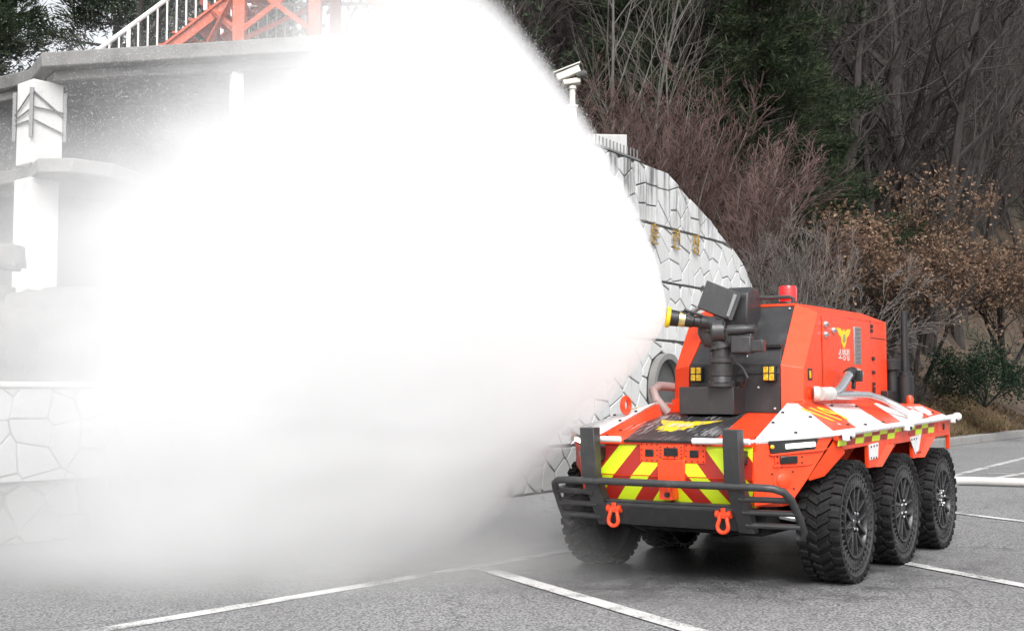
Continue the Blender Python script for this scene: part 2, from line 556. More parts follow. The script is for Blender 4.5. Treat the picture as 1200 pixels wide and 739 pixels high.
def clip_under(poly):
    """clip to the coping line segment(s) over this stone"""
    xa, xb = min(p[0] for p in poly), max(p[0] for p in poly)
    for a, b in zip(top, top[1:]):
        if b[0] < xa or a[0] > xb: continue
        ex, ez = b[0]-a[0], b[1]-a[1]
        poly = clip(poly, -ez, ex, -ez*a[0] + ex*a[1])
        if len(poly) < 3: return []
    return poly
rs = random.Random(5)
for poly in voronoi([(-0.4, 0), (8.46, 5)], 0.43, 0.26, rs, [(0.02, 0.60), (0.62, 2.16), (2.18, 3.10), (3.12, 3.99), (4.01, 4.93)]):
    poly = clip_under(poly)
    if len(poly) < 3: continue
    cx = sum(p[0] for p in poly) / len(poly); cz = sum(p[1] for p in poly) / len(poly)
    # leave the round opening free
    dx, dz = cx - HX, cz - HZ_; l = math.hypot(dx, dz)
    if l < 1.3:
        if l < 0.2: continue
        poly = clip(poly, -dx / l, -dz / l, -(dx*HX + dz*HZ_) / l - HR - 0.02)
        if len(poly) < 3: continue
    m = stone_mesh(poly, rs.uniform(0.014, 0.028), 0.022, rs.uniform(0.0, 0.008), 0.0)
    if m: m.build('stone', M_gstone if cz < 0.61 else M_wstone, sw)
pipe = MB(); pipe.lathe([(HR + 0.02, 0.0), (HR + 0.02, 0.09), (HR - 0.03, 0.09), (HR - 0.05, -0.35), (0.0, -0.36)], (HX, -0.02, HZ_), (0, -1, 0), 40)
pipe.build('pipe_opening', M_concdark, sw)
rim = MB(); rim.lathe([(HR + 0.03, 0), (HR + 0.03, 0.11), (HR - 0.06, 0.11), (HR - 0.06, 0)], (HX, -0.04, HZ_), (0, -1, 0), 40, closed=True)
rim.build('pipe_collar', M_conc, sw)
for ch, s_ in (('훈', 3.80), ('련', 4.63), ('장', 5.43)):
    M = Matrix.Translation((s_, -0.062, 3.81)) @ Matrix.Rotation(R(90), 4, 'X')
    place_text('letter', ch, 0.37, 0.008, M_gold, M, sw, 0.0)
# white block and spikes on the coping
blk = MB(); blk.hexa([(2.0, 0.05, 4.9), (3.05, 0.05, 4.9), (3.05, 0.42, 4.9), (2.0, 0.42, 4.9)], [(2.0, 0.05, 5.12), (3.05, 0.05, 5.30), (3.05, 0.42, 5.30), (2.0, 0.42, 5.12)])
blk.build('coping_block', M_white, sw, 0.01)
for i in range(16):
    x = 1.55 + i * 0.115
    sp = MB(); sp.tube([(x, -0.01, 4.9), (x, -0.01, 5.09)], 0.011, 6); sp.build('spike', M_steel, sw)
MB().box(1.5, 3.35, -0.03, 0.02, 4.925, 4.955).build('spike_rail', M_steel, sw)

# lower yard wall in two courses
YW_D = (0.6390, 0.7692)
yw = wall_root('yard_wall', 'low two course stone wall, pale above grey, beside the yard behind the spray', 'wall', (-4.42, 10.94), YW_D)
MB().box(-2.2, 7.55, 0.055, 0.5, 0, 0.53).build('backing', M_joint2, yw)
MB().box(-2.2, 7.55, 0.0, 0.5, 0.545, 1.37).build('backing', M_joint2, yw)
MB().box(-2.2, 7.55, -0.055, 0.52, 1.372, 1.42).build('coping', M_white, yw, 0.01)
for poly in voronoi([(-2.2, 0), (7.55, 1.4)], 0.33, 0.3, rs, [(0.0, 0.53)], 0.25):
    m = stone_mesh(poly, rs.uniform(0.015, 0.03), 0.045, rs.uniform(0, 0.012), 0.055)
    if m: m.build('stone', M_gstone, yw)
for poly in voronoi([(-2.2, 0), (7.55, 1.4)], 0.36, 0.33, rs, [(0.545, 1.368)], 0.25):
    m = stone_mesh(poly, rs.uniform(0.008, 0.02), 0.03, rs.uniform(0, 0.008), 0.0)
    if m: m.build('stone', M_wstone2, yw)

# ------------------------------------------------------------------ boulders above the wall
def boulder(label, c, size, seed, sq=0.55):
    b = bmesh.new(); bmesh.ops.create_icosphere(b, subdivisions=4, radius=1)
    r = random.Random(seed); off = Vector((r.uniform(0, 50), r.uniform(0, 50), r.uniform(0, 50)))
    from mathutils import noise as mn
    for v in b.verts:
        n = v.co.normalized()
        p = Vector([math.copysign(abs(q) ** sq, q) for q in n])
        d = 1 + 0.26 * mn.noise(n * 1.6 + off) + 0.14 * mn.noise(n * 4 + off) + 0.08 * mn.noise(n * 9 + off) - 0.10 * abs(mn.noise(n * 3 + off * 2))
        v.co = Vector((p.x * size[0], p.y * size[1], p.z * size[2])) * d * 0.8
    me = bpy.data.meshes.new('boulder'); b.to_mesh(me); b.free()
    me.polygons.foreach_set('use_smooth', [True] * len(me.polygons)); me.materials.append(M_rock)
    o = bpy.data.objects.new('boulder', me); COL.objects.link(o); o.location = c
    return tag(o, label, 'boulder', 'boulders of the rockery above the wall')
boulder('big grey boulder right above the pale stone wall below the pillar', (-4.62, 12.9, 1.75), (0.72, 0.6, 0.78), 1)
boulder('small squarish rock resting on top of the big grey boulder', (-5.22, 12.9, 2.72), (0.2, 0.2, 0.16), 2, 0.4)
boulder('rough grey boulder at the edge of the rockery beside brown soil', (-5.75, 13.3, 1.7), (0.7, 0.6, 0.85), 3)
boulder('broad low boulder half lost in the spray right of the pillar', (-3.3, 13.7, 1.7), (1.0, 0.7, 0.65), 4)

# ------------------------------------------------------------------ concrete platform with pillars
pf = thing('concrete_platform', 'raised concrete platform on white pillars behind the spray', 'platform', (-4.0, 14.4, 1.2))
def pfl(p): return (p[0] + 4.0, p[1] - 14.4, p[2] - 1.2)
lip = [(-8.6, 16.9), (-5.85, 15.0), (-5.42, 14.25), (-1.2, 13.36), (-0.9, 13.6), (-0.9, 16.4), (-8.6, 18.5)]
m = MB(); m.prism([pfl((x, y, 5.06)) for x, y in lip], (0, 0, 0.18)); m.build('deck_slab', M_conc, pf, 0.02)
cx, cy = -3.9, 15.2
inn = [(cx + (x - cx) * 0.93, cy + (y - cy) * 0.86) for x, y in lip]
m = MB(); m.prism([pfl((x, y, 4.94)) for x, y in inn], (0, 0, 0.119)); m.build('deck_soffit', M_conc, pf, 0.02)
m = MB(); m.prism([pfl((x, y, 3.80)) for x, y in [(-8.2, 16.2), (-5.7, 14.62), (-5.36, 14.05), (-4.95, 14.02), (-4.6, 14.35), (-4.4, 15.4), (-8.2, 18)]], (0, 0, 0.17)); m.build('ledge_slab', M_conc, pf, 0.02)
def pillar(c, w, z0, z1, rz, name='pillar'):
    q = MB(); M = Matrix.Translation(pfl((c[0], c[1], 0))) @ Matrix.Rotation(rz, 4, 'Z')
    q.box(-w/2, w/2, -w/2, w/2, z0, z1, 0, M); return q.build(name, M_white, pf, 0.012)
pillar((-5.53, 14.55), 0.38, 3.96, 4.94, R(48))
pillar((-5.55, 14.55), 0.37, 1.2, 3.80, R(48))
pillar((-3.12, 14.05), 0.13, 1.2, 4.94, R(30))
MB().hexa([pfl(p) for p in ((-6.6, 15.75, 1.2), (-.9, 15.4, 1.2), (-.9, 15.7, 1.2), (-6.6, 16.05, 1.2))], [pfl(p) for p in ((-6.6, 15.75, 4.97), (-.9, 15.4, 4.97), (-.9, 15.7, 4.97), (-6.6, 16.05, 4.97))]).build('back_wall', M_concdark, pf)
# bolted steel brace round the upper pillar
br = thing('steel_brace', 'dark steel angle brace with crossed bars bolted round the white pillar', 'brace', (-5.53, 14.55, 4.17))
A_, B_, C_ = (-0.29, -0.02), (0.015, -0.30), (0.29, 0.01)
for x, y in (A_, B_, C_):
    MB().box(x - 0.022, x + 0.022, y - 0.016, y + 0.016, 0.08, 0.66).build('upright', M_steel, br, 0.004)
for (p, z0), (q, z1) in (((A_, .38), (B_, .62)), ((B_, .63), (C_, .36)), ((A_, .28), (B_, .28)), ((B_, .30), (C_, .17)), ((A_, .33), (B_, .42)), ((B_, .44), (C_, .42))):
    MB().tube([(*p, z0), (*q, z1)], 0.011, 6).build('brace_bar', M_steel, br)

# ------------------------------------------------------------------ orange stair with white railing on the deck
st = thing('steel_stair', 'orange steel stair with a white railing climbing from the concrete deck', 'stair', (-4.0, 14.6, 5.24))
def stp(x, y, z): return (x + 4.0, y - 14.6, z - 5.18)
X0, Z0, X1, Z1 = -4.62, 4.95, -2.6, 6.55
sl = (Z1 - Z0) / (X1 - X0)
for y in (14.55, 15.45):
    m = MB(); m.prism([stp(X0, y, Z0), stp(X0 + 0.22, y, Z0), stp(X1, y, Z1 - 0.19), stp(X1, y, Z1)], (0, 0.03, 0)); m.build('stringer', M_ostair, st, 0.004)
    m = MB(); m.prism([stp(X0 + .02, y - 0.035, Z0 + .0), stp(X0 + .06, y - 0.035, Z0), stp(X1, y - 0.035, Z1 - 0.035), stp(X1, y - 0.035, Z1)], (0, 0.034, 0)); m.build('stringer_flange', M_ostair, st)
for i in range(11):
    x = X0 + 0.15 + i * 0.19; z = Z0 + (x - X0) * sl
    MB().box(*(q for ab in zip(stp(x - .11, 14.585, z - .02), stp(x + .11, 15.445, z + .005)) for q in ab)).build('tread', M_ostair, st)
# railing of the flight
rx0, rx1 = -4.98, -2.6
for y in (14.53,):
    m = MB(); m.tube([stp(rx0, y, 5.19), stp(rx1, y, 5.19 + (rx1 - rx0) * 0.76)], 0.028, 8); m.build('handrail', M_rail, st)
    m = MB(); m.tube([stp(rx0 + .25, y, 5.19 + .0), stp(rx1, y, 5.19 + (rx1 - rx0) * 0.76 - 0.22)], 0.0, 8) if False else None
    n = 21
    for i in range(n):
        x = rx0 + 0.14 + i * 0.112
        zt = 5.19 + (x - rx0) * 0.76
        zb = max(5.18, Z0 + (x - X0) * sl)
        big = i in (3, 11)
        if zt - zb > 0.02:
            MB().tube([stp(x, y, zb), stp(x, y, zt)], 0.026 if big else 0.012, 6).build('newel' if big else 'baluster', M_rail, st)
# landing on columns
MB().box(*(q for ab in zip(stp(-2.6, 13.5, 6.38), stp(-0.75, 15.6, 6.55)) for q in ab)).build('landing', M_ostair, st, 0.005)
for x, y, w in ((-3.72, 14.8, 0.15), (-3.08, 13.98, 0.14), (-2.2, 13.8, 0.13), (-1.0, 13.6, 0.13), (-2.2, 15.4, 0.13)):
    zt = 6.38 if x > -2.61 else Z0 + (x - X0) * sl - 0.22
    if x == -3.08: zt = 6.6
    MB().box(*(q for ab in zip(stp(x - w/2, y - w/2, 5.18), stp(x + w/2, y + w/2, zt)) for q in ab)).build('column', M_ostair, st, 0.006)
for a, b in (((-3.72, 14.8, 5.95), (-3.08, 14.03, 5.32)), ((-3.08, 13.98, 5.9), (-3.72, 14.75, 5.22)), ((-3.08, 13.95, 5.32), (-2.2, 13.8, 5.95)), ((-3.08, 13.95, 5.95), (-2.2, 13.8, 5.28)), ((-2.2, 13.8, 5.95), (-1.0, 13.6, 5.3)), ((-3.72, 14.8, 5.25), (-2.2, 15.4, 6.2))):
    MB().tube([stp(*a), stp(*b)], 0.04, 4).build('diagonal_brace', M_ostair, st)
# railing along the deck edge behind the columns
MB().tube([stp(-3.7, 15.6, 6.15), stp(-0.6, 15.5, 6.15)], 0.025, 8).build('handrail', M_rail, st)
for i in range(27):
    x = -3.66 + i * 0.115
    MB().tube([stp(x, 15.6 - i * .004, 5.18), stp(x, 15.6 - i * .004, 6.15)], 0.024 if i % 9 == 0 else 0.012, 6).build('baluster', M_rail, st)

# ------------------------------------------------------------------ security camera on its pole
sc_ = thing('security_camera', 'white security camera in a weather housing on a white pole above the sign wall', 'security camera', (0.92, 18.9, 3.9), R(0))
sc_.scale = (.6, .6, .6)
M_cam = pbr('cream_camera_enamel', (0.62, 0.61, 0.55), 0.4, var=0.06, scale=12)
MB().tube([(0, 0, -4.5), (0, 0, 2.95)], 0.11, 12).build('pole', M_white, sc_)
MB().lathe([(0.14, 2.95), (0.14, 3.0), (0.075, 3.0), (0.075, 3.42), (0.10, 3.42), (0.10, 3.50)], (0, 0, 0), (0, 0, 1), 14).build('neck', M_cam, sc_)
m = MB(); m.hexa([(-.22, -.14, 3.50), (.2, -.14, 3.56), (.2, .14, 3.56), (-.22, .14, 3.50)], [(-.26, -.16, 3.62), (.2, -.16, 3.70), (.2, .16, 3.70), (-.26, .16, 3.62)]); m.build('bracket_body', M_cam, sc_, 0.02)
m = MB(); m.hexa([(-.36, -.11, 3.62), (.22, -.11, 3.86), (.22, .11, 3.86), (-.36, .11, 3.62)], [(-.43, -.11, 3.78), (.15, -.11, 4.03), (.15, .11, 4.03), (-.43, .11, 3.78)]); m.build('camera_housing', M_cam, sc_, 0.02)
m = MB(); m.hexa([(-.48, -.15, 3.80), (.2, -.15, 4.07), (.2, .15, 4.07), (-.48, .15, 3.80)], [(-.49, -.15, 3.83), (.19, -.15, 4.10), (.19, .15, 4.10), (-.49, .15, 3.83)]); m.build('sun_shield', M_cam, sc_, 0.006)
m = MB(); m.lathe([(0.07, 0), (0.09, .12), (.09, .2), (0.05, .26)], (0.12, -0.12, 3.72), (0.8, -0.3, 0.25), 12); m.build('lens_barrel', M_joint, sc_)

# ================================================================== FIRE FIGHTING VEHICLE
def paint(name, col, rough=0.34, wetstreak=0.0, coat=0.18, var=0.05, dirt=(0.40, 0.07, 0.03), dirt_amt=0.2):
    """vehicle paint with road film, faint orange peel and water beads/runs"""
    k = NT(name)
    v = k.coord('Object')
    c = k.mix(k.noise(v, 3.0, 4), tuple(q * (1 - var) for q in col), tuple(min(1, q * (1 + var)) for q in col))
    d = k.smooth(k.noise(v, 7.0, 7, 0.7), 0.5, 0.75, 0, dirt_amt)
    c = k.mix(d, c, dirt)
    run = k.noise(k.coord('Object', (14.0, 14.0, 1.1)), 1.5, 4, 0.6)
    c = k.mix(k.smooth(run, 0.56, 0.70, 0.0, 0.30), c, tuple(q * 0.62 for q in col))
    bead = k.n('TexVoronoi', Vector=v, Scale=85.0)
    bd = k.smooth(bead.outputs['Distance'], 0.12, 0.30, 1.0, 0.0)
    bd = k.math('MULTIPLY', bd, k.smooth(k.noise(v, 9.0, 3), 0.5, 0.62))
    b = k.n('BsdfPrincipled')
    k.put(b.inputs['Base Color'], c)
    k.put(b.inputs['Roughness'], k.smooth(k.noise(v, 12.0, 5, 0.7), 0.3, 0.7, rough - 0.08, rough + 0.14))
    b.inputs['Coat Weight'].default_value = coat
    b.inputs['Coat Roughness'].default_value = 0.15
    bm_ = k.n('Bump', Strength=0.35, Distance=0.004)
    k.put(bm_.inputs['Height'], k.math('ADD', k.math('MULTIPLY', k.noise(v, 60.0, 3), 0.25), bd))
    k.put(b.inputs['Normal'], bm_.outputs[0])
    k.t.links.new(b.outputs[0], k.out.inputs['Surface'])
    return k.m

def make_wet_film(name, col):
    """black film on the bonnet with sheets of running water that mirror the sky"""
    k = NT(name)
    v = k.coord('Object', (1.6, 9.0, 1.0))
    mp = k.n('Mapping'); k.put(mp.inputs[0], k.coord('Object')); mp.inputs['Rotation'].default_value = (0, 0, R(-14)); mp.inputs['Scale'].default_value = (1.6, 13.0, 1.0)
    s = k.noise(mp.outputs[0], 2.6, 5, 0.7)
    g = k.smooth(k.noise(k.coord('Object', (1, 1.6, 1)), 2.4, 3), 0.40, 0.60)
    f = k.math('MULTIPLY', k.smooth(s, 0.47, 0.56), g)
    b = k.n('BsdfPrincipled')
    k.put(b.inputs['Base Color'], k.mix(k.noise(v, 20.0, 4), col, tuple(q * 1.6 for q in col)))
    k.put(b.inputs['Roughness'], k.smooth(f, 0, 1, 0.42, 0.30))
    k.put(b.inputs['Specular IOR Level'], k.smooth(f, 0, 1, 0.5, 1.0))
    k.put(b.inputs['Coat Weight'], f)
    b.inputs['Coat IOR'].default_value = 2.2
    b.inputs['Coat Roughness'].default_value = 0.45
    bm_ = k.n('Bump', Strength=1.0, Distance=0.03); k.put(bm_.inputs['Height'], s); k.put(b.inputs['Normal'], bm_.outputs[0]); k.put(b.inputs['Coat Normal'], bm_.outputs[0])
    k.t.links.new(b.outputs[0], k.out.inputs['Surface'])
    return k.m

O_ = (0.86, 0.062, 0.012)
M_or = paint('fire_orange_paint', O_)
M_wh = paint('white_vehicle_paint', (0.80, 0.80, 0.80), 0.3, dirt=(0.45, 0.43, 0.40), dirt_amt=0.25)
M_bk = paint('charcoal_coating', (0.030, 0.030, 0.032), 0.42, coat=0.15, dirt=(0.09, 0.09, 0.092), dirt_amt=0.5)
M_gd = paint('dark_grey_guard_coating', (0.036, 0.036, 0.038), 0.45, coat=0.1, dirt=(0.10, 0.10, 0.10), dirt_amt=0.5)
M_film = make_wet_film('wet_black_film', (0.022, 0.022, 0.024))
M_ye = paint('lime_reflective_sheet', (0.64, 0.80, 0.015), 0.4, coat=0.1, dirt=(0.45, 0.5, 0.05), dirt_amt=0.25)
M_re = paint('red_reflective_sheet', (0.36, 0.016, 0.009), 0.4, coat=0.1, dirt=(0.3, 0.03, 0.02))
M_yel = paint('yellow_marking', (0.80, 0.58, 0.01), 0.4, coat=0.1, dirt=(0.5, 0.4, 0.05))
M_rub = pbr('black_tyre_rubber', (0.009, 0.009, 0.0095), 0.55, var=0.3, scale=20, bump=0.5, bscale=70, dirt=(0.03, 0.029, 0.028), dirt_amt=0.5, dscale=9, spec=0.28)
M_web = pbr('grey_web_rubber', (0.06, 0.06, 0.061), 0.5, var=0.2, scale=20, spec=0.3)
M_rim = pbr('satin_black_rim', (0.042, 0.042, 0.044), 0.30, metal=0.5, var=0.15, scale=20)
M_chr = pbr('bright_chrome', (0.75, 0.75, 0.76), 0.18, metal=1.0, var=0.05, scale=20)
M_alu = pbr('brushed_aluminium', (0.55, 0.55, 0.56), 0.35, metal=0.85, var=0.12, scale=25)
M_gls = pbr('dark_lens_glass', (0.012, 0.013, 0.014), 0.08, var=0.1, scale=20, coat=0.6)
M_hose = pbr('white_hose_jacket', (0.50, 0.49, 0.475), 0.5, var=0.08, scale=18, bump=0.2, dirt=(0.42, 0.40, 0.37), dirt_amt=0.4)
M_pink = pbr('faded_pink_hose', (0.40, 0.29, 0.28), 0.5, var=0.1, scale=18)
M_blk = pbr('deep_black_fitting', (0.015, 0.015, 0.016), 0.45, var=0.2, scale=20, bump=0.2)
M_dk = pbr('shadow_black_chassis', (0.010, 0.010, 0.010), 0.9, var=0.3, scale=8, bump=0.4, dirt=(0.03, 0.03, 0.029), dirt_amt=0.5, spec=0.2)
M_brass = pbr('brass_nozzle_band', (0.62, 0.52, 0.25), 0.35, metal=0.7, var=0.1, scale=20)
M_silver = pbr('silver_print', (0.62, 0.60, 0.58), 0.5, var=0.1, scale=20)
k = NT('headlight_diode'); e_ = k.n('Emission', Strength=1.6); k.put(e_.inputs['Color'], (1.0, 1.0, 0.93)); k.t.links.new(e_.outputs[0], k.out.inputs['Surface']); M_led = k.m
k = NT('red_beacon_lens'); b_ = k.n('BsdfPrincipled', Roughness=0.15); k.put(b_.inputs['Base Color'], (0.75, 0.012, 0.015)); b_.inputs['Coat Weight'].default_value = 0.6
k.t.links.new(b_.outputs[0], k.out.inputs['Surface']); M_bcn = k.m
k = NT('amber_lamp_lens'); b_ = k.n('BsdfPrincipled', Roughness=0.2); k.put(b_.inputs['Base Color'], k.mix(k.smooth(k.noise(k.coord(), 40.0), .4, .6), (0.55, 0.30, 0.008), (0.75, 0.50, 0.03)))
k.t.links.new(b_.outputs[0], k.out.inputs['Surface']); M_amb = k.m

VR_ANG = math.atan2(math.cos(R(32.8)), math.sin(R(32.8)))     # local +x points to the vehicle's tail
VEH = thing('fire_vehicle', 'orange six wheeled fire fighting robot vehicle with a water cannon and white fenders', 'fire vehicle', (1.5033, 9.404, 0), VR_ANG)
def vp(name, mb, mats, bevel=0.004, parent=None, **kw):
    return mb.build(name, mats, parent or VEH, bevel, **kw)
def bolts(pts, nrm, r=0.008, h=0.006):
    m = MB()
    for p in pts: m.lathe([(r, 0), (r, h * .6), (r * .6, h)], p, nrm, 6)
    return m

# ---- chassis and hull
vp('chassis', MB().box(-0.55, 2.62, -0.60, 0.60, 0.34, 0.56), M_dk, 0.02)
m = MB(); m.prism([(-.68, -.59, .55), (-.53, -.735, .55), (2.70, -.735, .55), (2.70, .735, .55), (-.53, .735, .55), (-.68, .59, .55)], (0, 0, .415)); vp('hull', m, M_or, 0.01)
for i in range(3):
    a = 1.19 * i
    vp('axle', MB().tube([(a, -0.86, .425), (a, .86, .425)], 0.06, 12), M_dk, 0)
    for s in (-1, 1):
        m = MB(); m.tube([(a - .14, s*.70, .44), (a + .03, s*.62, .78)], 0.045, 10); m.tube([(a + .16, s*.7, .40), (a - .02, s*.6, .70)], 0.03, 8)
        vp('suspension_strut', m, M_dk, 0)

# ---- front hazard panel: one proud sheet per stripe
PX = lambda z: -0.752 - 0.020 * (1 - abs(z - 0.985) / 0.245) if z > 0.74 else -0.772 + (0.74 - z) * 0.35
def px_front(z):
    return -0.750 - 0.022 * (0.985 - z) / 0.245 if z >= 0.74 else -0.772 + (0.74 - z) / 0.195 * 0.07
m = MB(); m.prism([(px_front(.985) + .004, 0, .985), (px_front(.74) + .004, 0, .74), (px_front(.545) + .004, 0, .545), (-0.66, 0, .545), (-0.66, 0, .985)], (0, 0.615, 0))
m.prism([(px_front(.985) + .004, -.615, .985), (px_front(.74) + .004, -.615, .74), (px_front(.545) + .004, -.615, .545), (-0.66, -.615, .545), (-0.66, -.615, .985)], (0, 0.615, 0))
panel = vp('front_panel', m, M_or, 0)
for s in (-1, 1):
    for kk in range(-2, 6):
        c0 = 0.92 - 0.335 + (kk - 1) * 0.335 + 0.0
        for (lo, hi, mt, nm) in ((c0, c0 + 0.165, M_ye, 'lime_stripe'), (c0 + 0.165, c0 + 0.335, M_re, 'red_stripe')):
            for (za, zb) in ((0.548, 0.737), (0.745, 0.982)):
                poly = [(0.0015, za), (0.612, za), (0.612, zb), (0.0015, zb)]      # (u, z)
                poly = clip(poly, 1.2, 1.0, hi)
                poly = clip(poly, -1.2, -1.0, -lo) if len(poly) > 2 else []
                if len(poly) < 3 or abs(area2(poly)) < 1e-4: continue
                m = MB(); m.add([(px_front(z) - 0.0, s*uu, z) for uu, z in poly], [tuple(range(len(poly)))])
                vp(nm, m, mt, 0, parent=panel, fixn=False)
# sensor plates
def splate(y0, y1, z0, z1, name, win=None, proud=0.012):
    m = MB(); x = px_front((z0 + z1) / 2)
    m.box(x - proud, x + 0.01, y0, y1, z0, z1)
    o = vp(name, m, M_or, 0.003)
    ins = 0.014
    pts = []
    for i in range(4):
        t = i / 3
        pts += [(x - proud, y0 + ins + (y1 - y0 - 2*ins) * t, z0 + ins), (x - proud, y0 + ins + (y1 - y0 - 2*ins) * t, z1 - ins)]
    for i in (1, 2):
        t = i / 3
        pts += [(x - proud, y0 + ins, z0 + ins + (z1 - z0 - 2*ins) * t), (x - proud, y1 - ins, z0 + ins + (z1 - z0 - 2*ins) * t)]
    bolts(pts, (-1, 0, 0), 0.006, 0.005).build('bolt', M_blk, o)
    if win:
        w = MB().box(x - proud - 0.008, x - proud + 0.001, win[0], win[1], win[2], win[3]); w.build('sensor_window', M_gls, o, 0.004)
    return o
splate(0.075, 0.222, 0.835, 0.972, 'sensor_plate', (0.115, 0.18, 0.875, 0.925))
splate(-0.275, -0.118, 0.835, 0.972, 'sensor_plate', (-0.225, -0.16, 0.875, 0.925))
splate(-0.114, 0.071, 0.86, 0.958, 'lamp_plate', (-0.075, 0.032, 0.882, 0.938), 0.02)
m = MB(); m.box(-0.783, -0.75, -0.125, 0.082, 0.705, 0.856); vp('winch_cover', m, M_or, 0.006)
m = MB(); m.box(-0.83, -0.73, -0.055, 0.045, 0.585, 0.665); m.lathe([(.05, -.03), (.05, .03)], (-0.80, -0.005, 0.665), (1, 0, 0), 16); hk = vp('tow_hook', m, M_or, 0.006)
MB().lathe([(.018, 0), (.018, .02)], (-0.832, -0.02, 0.62), (-1, 0, 0), 12).build('hook_pin', M_blk, hk)

# ---- bonnet
def hz(x): return 0.985 + (x + 0.75) * 0.1565
def hood_prism(pts, up, th):
    m = MB(); m.prism([(x, y, hz(x) + up) for x, y in pts], (0, 0, -th)); return m
hood = vp('bonnet', hood_prism([(-0.765, -0.612), (-0.765, 0.612), (0.10, 0.56), (.45, .56), (.45, -.56), (0.10, -0.56)], 0, 0.03), M_or, 0.004)
f_ = [(-0.772, .355), (-.772, -.345), (0.40, -0.10), (0.40, 0.72)]
f_ = [(-0.768, .345), (-0.768, -.33), (.40, -.10), (.40, .555), (0.0, .555)]
m = MB(); m.add([(x, y, hz(x) + 0.003) for x, y in f_], [tuple(range(len(f_)))[::-1]]); m.build('black_graphic', M_film, hood, fixn=False)
# winged emblem on the bonnet
def wings(scale, cx_, cy_):
    half = [(0, .42), (.10, .30), (.20, .44), (.38, .42), (.66, .46), (1.0, .56), (.84, .28), (.62, .06), (.46, -.08), (.60, -.24), (.42, -.30), (.46, -.52), (.26, -.50), (.20, -.74), (0, -.62)]
    pts = half + [(-x, y) for x, y in half[::-1][1:-1]]
    return [(cx_ + y * scale[1], cy_ + x * scale[0]) for x, y in pts]     # (along bonnet, across)
for nm, sc, mt, up in (('emblem', (.255, .38), M_yel, .0055),):
    p = wings(sc, -0.17, 0.19)
    m = MB(); m.add([(x, y, hz(x) + up) for x, y in p], [tuple(range(len(p)))]); m.build(nm, mt, hood, fixn=False)
m = MB()
for i in range(5):
    y = .17 + (i - 2) * .036
    m.add([(-0.25 - .02 * (i % 2), y, hz(-.25) + .0075), (-.25, y + .02, hz(-.25) + .0075), (-.12, y + .02, hz(-.12) + .0075), (-.12, y, hz(-.12) + .0075)], [(0, 1, 2, 3)])
m.build('emblem_feathers', M_silver, hood, fixn=False)
# wet streaks on the bonnet, sky reflections painted as light grey strips
M_glint = pbr('painted_glint_grey', (0.30, 0.305, 0.315), 0.25, var=0.25, scale=30, coat=0.5)
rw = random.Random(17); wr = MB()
def glint_strip(x, y, L, w):
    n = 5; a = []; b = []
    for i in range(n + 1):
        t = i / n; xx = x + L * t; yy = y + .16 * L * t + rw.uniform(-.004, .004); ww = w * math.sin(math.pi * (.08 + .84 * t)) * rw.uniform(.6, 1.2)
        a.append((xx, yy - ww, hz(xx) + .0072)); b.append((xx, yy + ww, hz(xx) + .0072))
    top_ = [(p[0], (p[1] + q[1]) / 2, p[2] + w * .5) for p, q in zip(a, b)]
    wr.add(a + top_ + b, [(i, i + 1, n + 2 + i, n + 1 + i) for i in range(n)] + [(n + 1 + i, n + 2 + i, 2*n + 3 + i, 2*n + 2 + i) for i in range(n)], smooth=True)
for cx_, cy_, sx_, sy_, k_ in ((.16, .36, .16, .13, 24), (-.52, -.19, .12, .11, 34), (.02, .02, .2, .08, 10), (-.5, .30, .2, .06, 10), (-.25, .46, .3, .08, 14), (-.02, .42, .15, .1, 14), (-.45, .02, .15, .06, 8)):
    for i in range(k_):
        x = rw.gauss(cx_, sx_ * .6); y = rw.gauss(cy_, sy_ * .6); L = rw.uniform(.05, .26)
        if -.76 < x and x + L < .36 and abs(y) < .55: glint_strip(x, y, L, rw.uniform(.002, .0065))
wr.build('sky_glint_strips', M_glint, hood, fixn=False)['kind'] = 'stuff'
# dark rubber strip along the bonnet's front lip
vp('bonnet_seal', MB().box(-0.785, -0.755, -.33, .345, .972, .990), M_blk, 0.004)
pts = [(-0.6 + .2 * i, s * (.575 - .004 * i), hz(-0.6 + .2 * i)) for i in range(4) for s in (-1, 1)]
bolts(pts, (0, 0, 1), .012, .01).build('bonnet_bolt', M_blk, VEH)
# white hand tubes at the bonnet's front corners
for s in (-1, 1):
    y0, y1 = (.345, .62) if s > 0 else (-.62, -.21)
    m = MB(); m.tube([(-.83, y0, .992), (-.83, y1, .99)], .021, 10); h_ = vp('hand_tube', m, M_wh, 0)
    m = MB(); m.cbox((-.835, (y1 if s > 0 else y0) * .86, .955), (.05, .035, .09)); m.build('tube_bracket', M_wh, h_, .006)
    m = MB(); m.cbox((-.845, (y1 if s > 0 else y0) * .86 - s * .045, .945), (.03, .06, .02), (0, 0, .4)); m.build('release_lever', M_blk, h_, .004)

